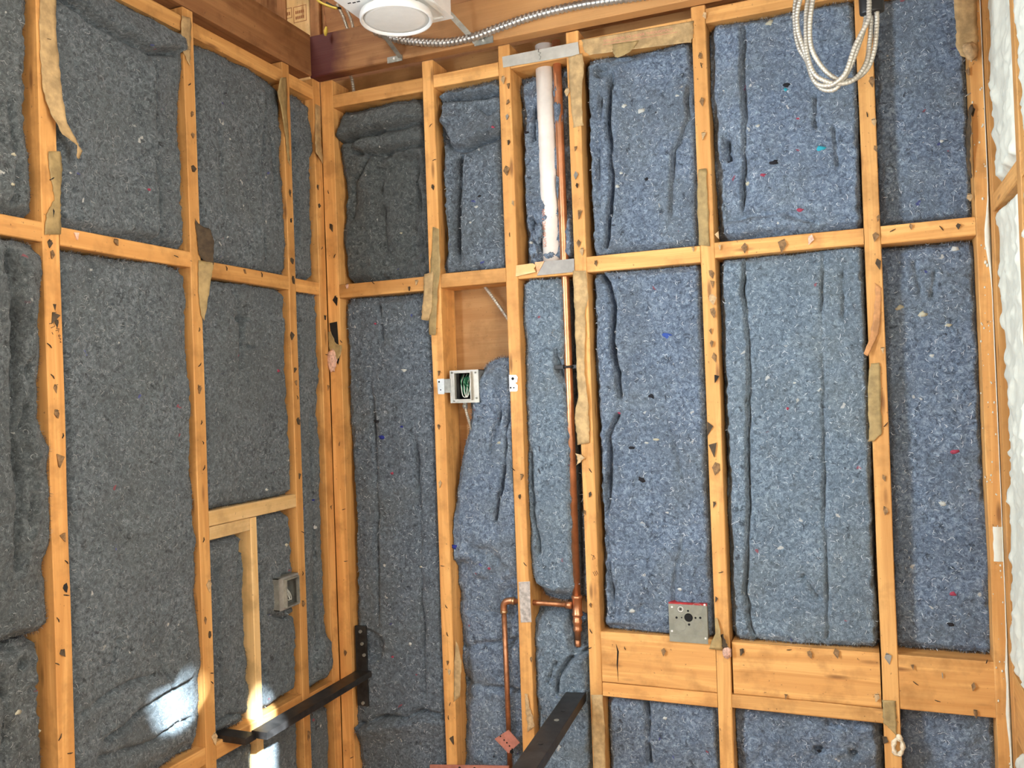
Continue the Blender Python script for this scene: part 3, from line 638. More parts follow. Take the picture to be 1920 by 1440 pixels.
batt('B', BC[0], BC[1], .30, .826, 'lower blue batt under the copper pipe end, behind the black bar', DEN_TEAL, .012, e=(.016, .03, .02, .03), r=(.018, .022, .02, .03), amp=(.010, .004, .002),
     inset={'T': [(0, .005), (.3, 0), (.7, .012), (1, .03)]},
     creases=[C([(1100, 1225), (1065, 1240), (1045, 1270), (1042, 1310)], .024, .006, lift=.010, dec=.04), C([(1008, 1150), (1030, 1145), (1075, 1155)], .012), C([(1020, 1290), (1040, 1240)], .012), C([(1010, 1330), (1030, 1400)], .012)], dents=[(1082, 1172, 26, 60, .042, 3), (1040, 1137, 60, 12, .03, 3)])
batt('B', .727, BC[1], .842, 1.700, 'thin strip of batt tucked between the copper pipe and its stud', DEN_GREY, .052, e=(.02, .01, .02, .02), r=(.01, .01, .02, .02), amp=(.006, .004, .002))
batt('B', *CD, .787, 1.701, 'blue batt with a peeled flap on its left, right of the long kraft paper', DEN_BLUE, .012, e=(.042, .018, .014, .012), r=(.018, .014, .018, .016), amp=(.010, .0045, .0024),
     creases=[C([(1122, 508), (1142, 530), (1152, 575), (1146, 640), (1156, 690), (1160, 760)], .036, .007, lift=.016, dec=.045), C([(1160, 770), (1138, 815), (1140, 900), (1134, 980)], .026, .006, lift=.006, dec=.04), C([(1134, 980), (1140, 1080), (1150, 1160)], .016), C([(1282, 1000), (1260, 1100), (1265, 1180)], .008), C([(1250, 780), (1285, 920)], .008)],
     dents=[(1163, 720, 14, 30, .016), (1207, 1147, 14, 12, .010)], flecks=[(1249, 629, 21, 'blue'), (1224, 743, 13, 'black'), (1203, 899, 16, 'black'), (1184, 840, 11, 'black'), (1231, 824, 11, 'cream'), (1212, 830, 8, 'white'), (1159, 774, 9, 'red'), (1185, 1146, 13, 'white'), (1274, 1105, 9, 'white')])
batt('B', *DE, .785, 1.708, 'wide steel blue batt with two straight vertical seams, between the right studs', DEN_TEAL, .022, e=(.040, .030, .012, .010), r=(.016, .010, .014, .014), amp=(.007, .0035, .0018),
     creases=[C([(1393, 490), (1392, 550), (1403, 640), (1400, 800), (1402, 1000), (1395, 1120), (1410, 1195)], .022, .0032, lift=-.008, dec=.05, fade=False), C([(1542, 468), (1541, 600), (1544, 780), (1546, 950), (1549, 1100), (1552, 1205)], .014, .0028, fade=False), C([(1580, 500), (1584, 600)], .010), C([(1500, 1080), (1540, 1130)], .010), C([(1370, 1140), (1420, 1165)], .008)],
     flecks=[(1476, 766, 8, 'red'), (1490, 718, 5, 'white')])
batt('B', *EF, .784, 1.706, 'tall recessed blue batt between the last two studs', DEN_BLUE, .046, e=(.010, .014, .014, .012), r=(.012, .012, .014, .012), amp=(.006, .0035, .0022),
     creases=[C([(1716, 480), (1730, 560)], .008), C([(1757, 500), (1752, 560)], .008)], flecks=[(1729, 589, 15, 'cream'), (1686, 577, 13, 'cream'), (1791, 466, 14, 'white'), (1778, 609, 11, 'cream'), (1790, 847, 13, 'red'), (1769, 944, 14, 'white'), (1747, 667, 9, 'white'), (1783, 1170, 11, 'black'), (1787, 1113, 12, 'red')])
batt('B', *CD, .10, .618, 'blue batt with a vertical slit below the lower wide blocking', DEN_BLUE, .022, e=(.020, .018, .014, .012), r=(.014, .014, .014, .014),
     creases=[C([(1206, 1322), (1211, 1370), (1213, 1440)], .030, .0045, fade=False)], flecks=[(1247, 1347, 9, 'white')])
batt('B', *DE, .10, .622, 'rough blue batt with a black hole at the bottom of the wall', DEN_BLUE, .026, e=(.022, .022, .014, .014), amp=(.016, .008, .003), dents=[(1535, 1416, 13, 9, .025), (1600, 1425, 10, 8, .02)], creases=[C([(1545, 1360), (1590, 1375)], .014)], flecks=[(1535, 1416, 12, 'black')])
batt('B', *EF, .10, .657, 'blue batt at the bottom right below the last wide blocking', DEN_BLUE, .050, e=(.010, .012, .012, .010), r=(.012, .012, .014, .012), amp=(.006, .0035, .0022))

def blob(name, c, r, mat, parent=None, sq=(1, 1, 1), sd=0, sub=2, amt=.35):
    bm = bmesh.new(); bmesh.ops.create_icosphere(bm, subdivisions=sub, radius=1)
    V = np.array([v.co[:] for v in bm.verts]); Fc = [[v.index for v in f.verts] for f in bm.faces]; bm.free()
    k = 1 + amt * 2 * fbm(V[:, 0] * 1.7 + V[:, 2], V[:, 1] * 1.7 - V[:, 2] * .6, sd, 3)
    V = V * k[:, None] * np.array(sq) * r + np.array(c)
    return mesh_obj(name, V, Fc, mat, parent, True)
# ------------------------------------------------------------------ spray foam on the right wall
def foam(y0, y1, z0, z1, label, depth=.002, sd=1, ragged=.010):
    nu = max(6, int((y1 - y0) / .006)); nv = max(8, int((z1 - z0) / .006))
    S, T = np.meshgrid(np.linspace(0, 1, nu), np.linspace(0, 1, nv)); L = z1 - z0
    a = y0 + ragged * fbm(T * L * 22, 0 * T, sd, 3); b = y1 + ragged * fbm(T * L * 22, 0 * T, sd + 9, 3)
    Y = a + (b - a) * S; Z = z0 + L * T + ragged * .7 * fbm(S * 6, 0 * S, sd + 4) * np.where(T > .5, 1, 1)
    lump = .014 * fbm(Y * 9, Z * 6, sd + 12, 2) + .006 * sstep(.0, .5, fbm(Y * 34, Z * 28, sd + 15, 2)) + .0035 * sstep(.25, .45, vnoise(Y * 80, Z * 70, sd + 18))
    ed = np.minimum(np.minimum(S * (y1 - y0), (1 - S) * (y1 - y0)), np.minimum(T * L, (1 - T) * L))
    X = RW + depth - lump + .02 * (1 - sstep(0, .02, ed))
    P = np.stack([X, Y, Z], -1); Pe = np.pad(P, ((1, 1), (1, 1), (0, 0)), mode='edge'); m = np.ones(Pe.shape[:2], bool); m[1:-1, 1:-1] = False
    Pe[..., 0][m] = RW + HB - .002
    o = grid_obj('spray_foam', Pe[:, ::-1].copy(), FOAM, base=True); tag(o, label, 'foam insulation', 'white spray foam fills of the right wall'); return o
foam(-.330, -.082, 1.79, 2.75, 'white spray foam above the slanted blocking edge on the right wall', sd=2)
foam(-.330, -.080, .785, 1.742, 'long white spray foam fill in the middle of the right wall bay', sd=21)
foam(-.330, -.078, .02, .632, 'white spray foam below the lowest right wall blocking', sd=33)
foam(-.705, -.398, 1.79, 2.75, 'white spray foam past the second right wall stud, at the top right edge', depth=.0, sd=41, ragged=.03)
foam(-.705, -.385, .785, 1.742, 'white spray foam past the second right wall stud, at mid height', depth=.004, sd=47, ragged=.02)
# foam smears along the corner stud
mb = MB(); rr = random.Random(5)
for k in range(80):
    z = rr.uniform(.55, 2.3); u = rr.choice([rr.gauss(1.691, .003), rr.uniform(1.668, 1.695)]); q = rr.uniform(.0007, .0019) * (1.6 if 1.58 < z < 1.8 else 1)
    mb.tube([(u, .0004, z - q * 1.4), (u, -.0008, z - q * .8), (u, -.0012, z), (u, -.0008, z + q), (u, .0004, z + q * 1.4)], [q * .2, q * .9, q, q * .8, q * .2], 7)
drops = mb.build('foam_drip', FOAM, stud['F'], smooth=True); drops['kind'] = 'stuff'
def smear(pts, lab=None):    # seam of foam and caulk running down the stud's edge
    V = []; Fc = []
    for (z, w) in pts:
        for a, y in ((-.1, .002), (.15, -.002), (.5, -.0035), (.85, -.002), (1.1, .002)): V.append((1.699 - w + w * a, y - .0003, z))
    for k in range(len(pts) - 1):
        for j in range(4): Fc.append((k * 5 + j, k * 5 + j + 1, k * 5 + j + 6, k * 5 + j + 5))
    return mesh_obj('foam_smear', V, Fc, FOAM, stud['F'], True)
zz = np.linspace(.45, 2.32, 60)
smear([(z, .0018 + (.006 + .004 * float(vnoise(z * 30, 0))) * float(np.exp(-((z - .68) / .13) ** 2)) + .010 * float(np.exp(-((z - 1.70) / .06) ** 2)) + .001 * abs(float(vnoise(z * 60, 3)))) for z in zz])
smear([(z, .020 + .006 * float(vnoise(z * 60, 2))) for z in np.linspace(1.000, 1.075, 9)])

# ------------------------------------------------------------------ torn paper
def paper(label, wall, rows, mat=KRAFT, w0=-.0015, sd=0, parent=None, name='torn_paper', crinkle=.0016, nc=6):
    """rows: (left px, left py, right px, right py, left lift, right lift) from top to bottom; lift is how far it stands off the stud (m)."""
    n = len(rows); tt = np.linspace(0, n - 1, (n - 1) * 5 + 1); R = np.array(rows, float)
    Rr = np.stack([np.interp(tt, np.arange(n), R[:, k]) for k in range(6)], 1)
    P = np.zeros((len(tt), nc, 3))
    for i, q in enumerate(Rr):
        a = np.array(UV(wall, q[0], q[1])); b = np.array(UV(wall, q[2], q[3])); jag = .0016 * random.uniform(-1, 1)
        for j in range(nc):
            s_ = j / (nc - 1); uv = a + (b - a) * s_
            if j in (0, nc - 1): uv = uv + np.array([jag * (1 if j else -1), .0012 * random.uniform(-1, 1)])
            lift = q[4] + (q[5] - q[4]) * s_ ** 1.5
            w = w0 - lift - crinkle * abs(float(fbm(uv[0] * 90, uv[1] * 45, sd, 2)))
            P[i, j] = XYZ(wall, uv[0], uv[1], w)
    o = grid_obj(name, P[::-1].copy(), mat, parent, base=True)
    md = o.modifiers.new('thickness', 'SOLIDIFY'); md.thickness = .0006; md.offset = 0
    if label: tag(o, label, 'paper')
    return o
paper('long twisted kraft paper strip curling off the left stud at the top', 'L', [(74, -12, 104, -12, 0, 0), (72, 55, 103, 55, 0, .001), (74, 110, 106, 112, .001, .004), (76, 170, 107, 178, .004, .012), (84, 215, 110, 235, .012, .022), (98, 255, 122, 270, .026, .03), (118, 278, 130, 288, .038, .032), (122, 300, 128, 302, .03, .026)], KRAFT, sd=2)
paper('brown kraft paper stuck over the left stud above the blocking', 'L', [(88, 284, 112, 284, .001, .001), (91, 315, 114, 318, .001, .001), (97, 345, 113, 348, 0, 0), (101, 375, 112, 380, 0, 0), (84, 402, 112, 405, .002, .002), (82, 440, 112, 440, .001, .001)], KRAFT_OLIVE, sd=3)
paper('tan paper remnant at the top of the second left wall stud', 'L', [(338, 30, 357, 34, .002, 0), (336, 60, 357, 64, .004, 0), (340, 95, 356, 110, .002, 0), (350, 115, 355, 124, 0, 0)], KRAFT, sd=4)
paper('dark curled paper flap hanging off the second left wall stud', 'L', [(364, 410, 373, 422, 0, 0), (366, 432, 381, 432, .002, .020), (368, 460, 384, 455, .003, .026), (370, 478, 384, 488, .003, .024), (376, 488, 386, 498, .006, .022)], KRAFT_DARK, sd=5)
paper('brown paper tail below the dark curled flap, second left wall stud', 'L', [(370, 488, 386, 494, .002, .022), (369, 520, 384, 525, .002, .018), (370, 555, 382, 560, .002, .012), (374, 590, 378, 602, .003, .006)], KRAFT_OLIVE, sd=55)
paper('narrow kraft paper strip on the third left wall stud near the top', 'L', [(514, 148, 536, 146, .018, 0), (510, 175, 537, 175, .016, 0), (522, 215, 538, 222, .010, 0), (534, 262, 541, 270, .002, 0), (538, 300, 543, 312, 0, 0)], KRAFT_OLIVE, sd=6)
paper('kraft paper scrap on the stud at the room corner', 'L', [(590, 195, 600, 200, .0, 0), (589, 235, 601, 236, .002, 0), (583, 268, 602, 275, .012, 0), (585, 288, 603, 300, .012, .004), (598, 300, 603, 308, .004, .002)], KRAFT, sd=7)
paper('two torn paper tails hanging below the block on the back wall', 'B', [(797, 515, 814, 510, .003, .004), (796, 545, 814, 542, .004, .006), (794, 575, 813, 575, .006, .006), (793, 600, 806, 602, .008, .006)], KRAFT, sd=8)
paper('long torn paper tail on the stud left of the open bay', 'B', [(812, 425, 824, 430, 0, .001), (809, 480, 827, 480, 0, .004), (808, 515, 828, 510, .003, .006), (808, 560, 822, 555, .003, .005), (805, 600, 821, 602, .003, .004), (806, 628, 818, 629, .002, .003)], KRAFT_OLIVE, sd=9)
paper('long wrinkled kraft paper beside the copper pipe', 'B', [(1076, 508, 1099, 508, .002, .002), (1077, 560, 1104, 556, .002, .002), (1079, 585, 1098, 583, .002, .002), (1080, 640, 1098, 640, .002, .004), (1082, 700, 1098, 700, .002, .006), (1085, 745, 1104, 742, .003, .008), (1080, 780, 1105, 778, .010, .004), (1082, 800, 1106, 800, .008, .003), (1084, 834, 1106, 830, .003, .002)], KRAFT, sd=10)
paper('flattened paper patch over the top of the copper pipe stud', 'B', [(1066, 108, 1092, 100, .001, .001), (1068, 125, 1096, 120, .001, .002), (1069, 160, 1092, 160, .001, .001), (1072, 205, 1092, 205, .001, .001), (1076, 240, 1094, 235, 0, 0)], KRAFT, sd=11)
cp = paper('printed kraft paper strip along the top block right of the pipes', 'B', [(1092, 75, 1300, 40, 0, 0), (1094, 88, 1300, 52, 0, 0), (1096, 97, 1300, 70, .001, .001), (1106, 104, 1296, 80, .002, .002)], KRAFT, sd=12, nc=24)
paper('torn paper tab over the batt below the printed kraft strip', 'B', [(1150, 84, 1198, 78, .003, .004), (1150, 94, 1190, 92, .004, .006), (1152, 103, 1180, 102, .006, .006), (1155, 109, 1160, 110, .006, .006)], KRAFT_OLIVE, sd=13)
paper('olive paper patch on the stud between the two right upper bays', 'B', [(1310, 318, 1325, 316, .001, .001), (1307, 360, 1327, 355, .002, .001), (1309, 410, 1329, 410, .002, .001), (1311, 460, 1331, 462, .002, .001)], KRAFT_OLIVE, sd=14)
paper('reddish torn strip peeling off the second stud from the right', 'B', [(1640, 530, 1653, 540, 0, 0), (1641, 555, 1652, 575, .003, .001), (1637, 600, 1650, 612, .005, .002), (1631, 630, 1644, 636, .008, .004), (1620, 664, 1626, 668, .012, .010)], plain('kraft_paper_rust', (.55, .27, .11), .7, var=.3, scale=45), sd=15)
paper('olive paper rectangle on the second stud from the right', 'B', [(1632, 682, 1650, 680, .002, .001), (1628, 705, 1651, 702, .004, .001), (1627, 770, 1652, 770, .004, .001), (1630, 800, 1654, 812, .003, .002), (1628, 828, 1640, 826, .004, .003)], KRAFT_OLIVE, sd=16)
paper('thick torn paper over the top of the last back wall stud', 'B', [(1786, -12, 1832, -12, .004, .002), (1788, 30, 1832, 30, .006, .003), (1792, 60, 1833, 62, .006, .004), (1790, 85, 1834, 88, .009, .004), (1800, 108, 1832, 116, .006, .003)], KRAFT, sd=17, crinkle=.006)
paper('sliver of dark paper peeling down the last back wall stud', 'B', [(1818, 198, 1824, 196, .002, .004), (1812, 230, 1820, 228, .006, .012), (1811, 265, 1818, 270, .006, .014), (1812, 300, 1818, 310, .002, .008), (1816, 330, 1822, 336, .0, .002)], KRAFT_DARK, sd=18)
paper('flared paper flap on the stud beside the square junction box', 'B', [(1340, 1158, 1346, 1158, .002, .002), (1342, 1185, 1352, 1180, .004, .006), (1338, 1195, 1353, 1190, .006, .012), (1330, 1215, 1356, 1218, .006, .004)], KRAFT_OLIVE, sd=19)
paper('dark torn flap with pink fluff on the stud beside the wide blocking', 'B', [(1352, 1190, 1357, 1186, .002, .010), (1354, 1203, 1362, 1200, .006, .016), (1356, 1216, 1368, 1208, .006, .018)], KRAFT_DARK, sd=20)
paper('brown paper patch over the lower stud below the wide blocking joint', 'B', [(1654, 1312, 1679, 1313, .001, .001), (1655, 1335, 1680, 1335, .002, .001), (1657, 1355, 1681, 1358, .002, .002), (1668, 1365, 1681, 1378, .002, .002)], KRAFT_OLIVE, sd=21)
paper('brown paper covering the foot of the copper pipe stud', 'B', [(1109, 1302, 1131, 1302, .001, .001), (1110, 1350, 1134, 1350, .001, .001), (1113, 1400, 1135, 1400, .001, .001), (1114, 1450, 1136, 1450, .001, .001)], KRAFT, sd=22)
paper('pale folded paper on the side of the stud by the lower copper elbow', 'B', [(855, 1198, 862, 1215, .001, .001), (853, 1240, 866, 1240, .001, .001), (852, 1280, 866, 1270, .002, .002), (852, 1315, 864, 1305, .002, .002)], KRAFT, sd=23)
paper('folded tan paper low on the stud behind the bent copper pipe', 'B', [(985, 1300, 990, 1300, .001, .002), (986, 1330, 995, 1325, .002, .004), (989, 1350, 1001, 1345, .002, .003), (990, 1372, 1003, 1362, .001, .001)], SCRAP_L, sd=24)
paper('torn triangular paper bit on the stud below the long wrinkled paper', 'B', [(1080, 850, 1090, 852, .002, .003), (1084, 860, 1098, 858, .004, .006), (1082, 872, 1090, 866, .004, .006)], SCRAP_L, sd=25)
paper('brown paper patch over a black hole at the room corner post', 'B', [(617, 622, 621, 622, .002, .002), (618, 650, 632, 645, .003, .003), (620, 660, 643, 648, .003, .002), (622, 670, 640, 665, .003, .003), (626, 678, 636, 672, .003, .003)], KRAFT_OLIVE, sd=26)
hb = MB(); pts = [UV('B', *q) for q in ((618, 606), (632, 603), (634, 635), (637, 670), (634, 684), (628, 672), (621, 630))]  # outline of a black sheet that stands in for the hole
mesh_obj('black_hole_patch', [XYZ('B', u, v, w) for w in (-.0008, .0002) for u, v in pts], [tuple(range(7))[::-1], tuple(range(7, 14))] + [(k, (k + 1) % 7, 7 + (k + 1) % 7, 7 + k) for k in range(7)], TAR, stud['0'], False)['label'] = 'black torn patch standing in for the hole'
tag(blob('fibreglass_tuft', onY(622, 676, -.006), .017, PINK, None, (.85, .35, 1.8), sd=3, sub=3), 'pink fibreglass tuft on the corner post below the black hole', 'fluff')
tag(blob('fibreglass_tuft', onY(1364, 1222, -.010), .012, PINK, None, (.8, .5, 1.1), sd=8, sub=3), 'pinkish fluff tuft hanging from the torn flap by the wide blocking', 'fluff')
ring = MB().tube([onY(1684 + 9 * math.sin(a), 1400 - 15 * math.cos(a), -.006) for a in np.linspace(0, 6.1, 16)], [.005 + .0015 * math.sin(k * 2.1) for k in range(16)], 8)
tag(ring.build('fluff_ring', CREAM, None, True, True), 'cream looped fluff stuck to the lower right stud', 'fluff')
tag(blob('fluff_tuft', onY(1686, 1383, -.007), .007, CREAM, None, (1, .8, 1), sd=12), 'small cream fluff knot above the looped fluff', 'fluff')
tag(blob('glue_lump', onY(1818, 95, -.012), .020, SCRAP_L, None, (.7, .35, 1.0), sd=14, sub=3), 'crumpled tan lump under the thick paper, top right stud', 'paper')

# small torn scraps and staples left along the studs
def scraps(key, wall, lst):
    so = stud.get(key) or blk[key]
    for (px, py, sz, c) in lst:
        u, v = UV(wall, px, py); q = sz / 760
        if sz <= 9:      # a bent staple leg or splinter
            a = random.uniform(-.9, .9) + (1.57 if random.random() < .5 else 0); l = q * .55
            p0 = XYZ(wall, u - math.cos(a) * l, v - math.sin(a) * l, -.0006); p1 = XYZ(wall, u, v, -.003); p2 = XYZ(wall, u + math.cos(a) * l, v + math.sin(a) * l, -.0012)
            MB().tube([p0, p1, p2], [.0009, .0012, .0006], 6).build('staple', {'d': TAR, 'b': KRAFT_DARK, 't': SCRAP, 'k': TAR, 'g': GALV_D, 'p': PINK}[c], so)
            continue
        n = random.choice((3, 4, 4, 5)); a0 = -1.57 + random.uniform(-.5, .5); top = []
        for k in range(n):
            a = a0 + 6.283 * k / n; r_ = q * (.72 if k == 0 else random.uniform(.30, .55)); top.append((u + math.cos(a) * r_ * .72, v + math.sin(a) * r_))
        lf = [-.0008 - random.random() * (.007 if k in (0, 1) else .002) for k in range(n)]
        V = [XYZ(wall, u, v, -.0015 - random.random() * .003)] + [XYZ(wall, p[0], p[1], w) for p, w in zip(top, lf)] + [XYZ(wall, p[0] * .8 + u * .2, p[1] * .8 + v * .2, .0005) for p in top]
        Fc = [(0, 1 + k, 1 + (k + 1) % n) for k in range(n)] + [(1 + k, 1 + n + k, 1 + n + (k + 1) % n, 1 + (k + 1) % n) for k in range(n)]
        mesh_obj('paper_scrap', V, Fc, {'d': KRAFT_DARK, 'b': SCRAP, 't': SCRAP_L, 'k': TAR, 'g': GALV_D, 'p': PINK}[c], so, False)
        if random.random() < .5:
            MB().tube([XYZ(wall, u - .004, v + q * .2, -.0035), XYZ(wall, u + .004, v + q * .26, -.0035)], .0006, 5).build('staple', KRAFT_DARK, so)
scraps('s1', 'L', [(97, 474, 15, 'b'), (102, 573, 11, 'd'), (100, 592, 20, 'd'), (105, 604, 12, 'd'), (103, 726, 14, 'b'), (98, 706, 8, 'b'), (105, 774, 12, 'b'), (117, 817, 7, 'd'), (111, 860, 20, 'b'), (92, 648, 9, 'd'), (117, 1004, 16, 'b'), (124, 1054, 7, 'd'), (121, 1100, 12, 'k'), (124, 1116, 9, 'k'), (115, 1222, 12, 'd'), (108, 1162, 8, 'b'), (112, 1382, 9, 'b'), (131, 1412, 8, 'b'), (107, 1245, 7, 'b'), (90, 78, 14, 't'), (92, 455, 12, 'd'), (95, 395, 14, 'k'), (97, 335, 9, 'd')])
scraps('s2', 'L', [(359, 213, 10, 'b'), (360, 252, 11, 'b'), (361, 314, 14, 'd'), (355, 158, 7, 'b'), (373, 618, 7, 'b'), (374, 684, 9, 'd'), (373, 728, 16, 'b'), (377, 792, 7, 'd'), (380, 830, 6, 'd'), (382, 877, 9, 'd'), (378, 580, 7, 'd'), (384, 1162, 12, 'b'), (392, 1188, 12, 'd'), (397, 1262, 7, 'k'), (397, 1280, 7, 'd'), (391, 1095, 22, 't'), (381, 1012, 8, 'd'), (401, 1380, 22, 't')])
scraps('s3', 'L', [(546, 487, 15, 'd'), (549, 522, 18, 'd'), (546, 628, 16, 'd'), (552, 692, 12, 'd'), (553, 716, 12, 'b'), (557, 745, 8, 'd'), (558, 787, 16, 'd'), (561, 890, 14, 'd'), (567, 998, 8, 'd'), (567, 1075, 8, 'd'), (567, 1130, 12, 'b'), (543, 360, 14, 'd'), (541, 300, 9, 'b'), (545, 412, 10, 'k'), (578, 1375, 22, 'b'), (584, 1340, 8, 'b')])
scraps('s4', 'L', [(609, 594, 11, 'k'), (612, 665, 7, 'd'), (615, 725, 14, 'b'), (595, 350, 12, 'd'), (598, 385, 10, 'd'), (603, 465, 7, 'b'), (620, 950, 10, 'b'), (633, 1050, 8, 'b')])
scraps('0', 'B', [(616, 360, 8, 'd'), (621, 425, 20, 'd'), (628, 480, 9, 'd'), (630, 560, 24, 'k'), (640, 640, 7, 'd'), (637, 832, 9, 'b'), (645, 955, 8, 'b'), (649, 1052, 9, 'b'), (648, 1222, 12, 'b'), (660, 1420, 9, 'd')])
scraps('A', 'B', [(812, 350, 12, 'd'), (815, 300, 8, 'b'), (808, 235, 8, 'b'), (824, 698, 11, 'b'), (823, 799, 11, 'b'), (826, 905, 16, 't'), (830, 1061, 8, 'b'), (837, 1137, 8, 'd'), (839, 1189, 8, 'd'), (840, 1241, 10, 'b'), (842, 1258, 12, 't'), (848, 1385, 18, 'd'), (841, 1345, 8, 'd'), (844, 1320, 8, 'b')])
scraps('B', 'B', [(944, 148, 18, 't'), (954, 160, 12, 'b'), (953, 190, 12, 'b'), (952, 218, 12, 'g'), (954, 266, 11, 'd'), (950, 318, 20, 'b'), (962, 380, 12, 't'), (956, 440, 8, 'b'), (963, 880, 8, 'd'), (979, 892, 14, 'b'), (975, 930, 10, 'd'), (985, 1058, 9, 'b'), (996, 1235, 10, 'b')])
scraps('C', 'B', [(1064, 170, 18, 't'), (1080, 278, 10, 'b'), (1080, 328, 14, 'g'), (1082, 347, 10, 'd'), (1087, 399, 20, 'b'), (1085, 455, 14, 'b'), (1092, 470, 16, 't'), (1107, 882, 9, 'd'), (1107, 926, 11, 'd'), (1097, 960, 10, 'b'), (1108, 1133, 10, 'b'), (1108, 1183, 9, 'k'), (1106, 1215, 8, 'b')])
scraps('D', 'B', [(1313, 104, 12, 'b'), (1315, 123, 9, 'b'), (1316, 189, 16, 'b'), (1319, 253, 16, 't'), (1321, 28, 14, 't'), (1334, 512, 16, 'b'), (1337, 530, 16, 'b'), (1335, 558, 22, 't'), (1337, 585, 18, 'b'), (1332, 620, 12, 'b'), (1334, 642, 14, 'b'), (1340, 668, 18, 'b'), (1343, 707, 17, 'k'), (1332, 800, 26, 'd'), (1337, 838, 28, 'd'), (1344, 876, 22, 'b'), (1340, 944, 13, 'd'), (1344, 1122, 11, 'd'), (1352, 1073, 8, 'b'), (1345, 440, 14, 't')])
scraps('E', 'B', [(1634, 151, 20, 'b'), (1638, 228, 13, 't'), (1641, 278, 12, 'b'), (1647, 408, 12, 'b'), (1641, 441, 18, 'b'), (1646, 492, 20, 'd'), (1655, 655, 12, 't'), (1661, 796, 9, 'b'), (1657, 895, 11, 'b'), (1660, 955, 14, 'b'), (1664, 1231, 20, 'g'), (1626, 215, 8, 'd'), (1660, 1385, 14, 'd')])
scraps('F', 'B', [(1813, 134, 13, 'b'), (1815, 178, 9, 'g'), (1822, 208, 16, 'd'), (1818, 368, 14, 't'), (1850, 1240, 6, 'd')])
scraps('DE', 'B', [(1397, 463, 18, 'b'), (1469, 457, 26, 'b'), (1520, 447, 18, 'p'), (1350, 462, 12, 't')])
scraps('EF', 'B', [(1674, 432, 9, 'b'), (1707, 424, 10, 'b'), (1765, 428, 9, 'b'), (1796, 423, 10, 'd')])
scraps('CD', 'B', [(1300, 466, 10, 't'), (1118, 492, 12, 'b')]); scraps('0A', 'B', [(652, 535, 12, 'p'), (768, 540, 10, 'd'), (700, 530, 8, 'd'), (782, 528, 12, 't')])
scraps('l1', 'L', [(142, 440, 12, 'p'), (215, 452, 12, 'b'), (330, 481, 9, 'b')]); scraps('l2', 'L', [(424, 503, 8, 'd'), (458, 507, 10, 'b'), (490, 515, 9, 'd'), (393, 497, 12, 'p')])
scraps('GCD', 'B', [(1245, 1220, 14, 'b'), (1172, 1215, 6, 'd')]); scraps('GDE', 'B', [(1518, 1225, 14, 'b'), (1568, 1222, 16, 'b'), (1480, 1218, 8, 'd'), (1474, 1304, 10, 'b'), (1392, 1220, 14, 'd'), (1645, 1305, 15, 't')])
scraps('GEF', 'B', [(1711, 1248, 10, 'b'), (1767, 1266, 9, 'g'), (1717, 1281, 9, 'b'), (1758, 1314, 8, 'b'), (1825, 1285, 14, 'b'), (1829, 1335, 14, 'b')])
# split running down the wide blocking
cr = [UV('B', *q) for q in ((1155, 1208), (1160, 1222), (1158, 1250), (1159, 1278), (1156, 1245), (1157, 1222))]
mesh_obj('wood_split', [XYZ('B', u, v, w) for w in (.0008, .0035) for u, v in cr], [tuple(range(6)), (0, 1, 7, 6), (1, 2, 8, 7), (2, 3, 9, 8), (3, 4, 10, 9), (4, 5, 11, 10), (5, 0, 6, 11)], HOLE, blk['GCD'], False)['label'] = 'dark split in the wood'
# marker scribbles
def pen(wall, strokes, parent, t=.0007, mat=INK):
    mb = MB()
    for st_ in strokes: mb.tube([XYZ(wall, *UV(wall, *q), -.0006) for q in st_], t, 5)
    return mb.build('pen_mark', mat, parent, True)
pen('L', [[(92, 607), (100, 605), (102, 612), (95, 615)], [(105, 608), (109, 606), (107, 613), (105, 616), (111, 617)], [(104, 620), (110, 619), (109, 623)], [(110, 628), (113, 629), (111, 632), (109, 630), (110, 628)], [(110, 634), (114, 635), (112, 638)], [(112, 640), (115, 642), (112, 642)], [(97, 623), (99, 627)]], stud['s1'])
pen('B', [[(1108, 1040), (1113, 1042), (1111, 1050), (1116, 1047), (1113, 1041)], [(1112, 1072), (1116, 1080)], [(1115, 1071), (1119, 1079)], [(1118, 1070), (1121, 1077)]], stud['C'])
pen('B', [[(1310, 110), (1315, 96), (1318, 110), (1311, 107)], [(1313, 118), (1318, 120), (1314, 124)]], stud['D'])

def text(body, loc, size, rot, mat, parent, name='printed_text'):
    cu = bpy.data.curves.new(name, 'FONT'); cu.body = body; cu.size = size; cu.extrude = .0001; cu.align_x = 'CENTER'; cu.align_y = 'CENTER'
    t = bpy.data.objects.new('tmp', cu); COL.objects.link(t); bpy.context.view_layer.update()
    me = bpy.data.meshes.new_from_object(t.evaluated_get(bpy.context.evaluated_depsgraph_get())); bpy.data.objects.remove(t)
    me.materials.append(mat); o = bpy.data.objects.new(name, me); COL.objects.link(o); o.rotation_euler = rot; _place(o, loc, parent); return o
a = onY(1128, 78, -.0045); b = onY(1250, 57, -.0045)
text('INSULATION TO UNDER THROUGHOUT', tuple((a + b) / 2 + np.array([.01, 0, .0])), .0095, (math.pi / 2, -math.atan2(b[2] - a[2], b[0] - a[0]), 0), REDTXT, cp)
mbl = MB(); a = onY(1130, 84, -.0042); b = onY(1270, 60, -.0042); mbl.tube([a, b], .0006, 5); mbl.build('printed_line', REDTXT, cp)

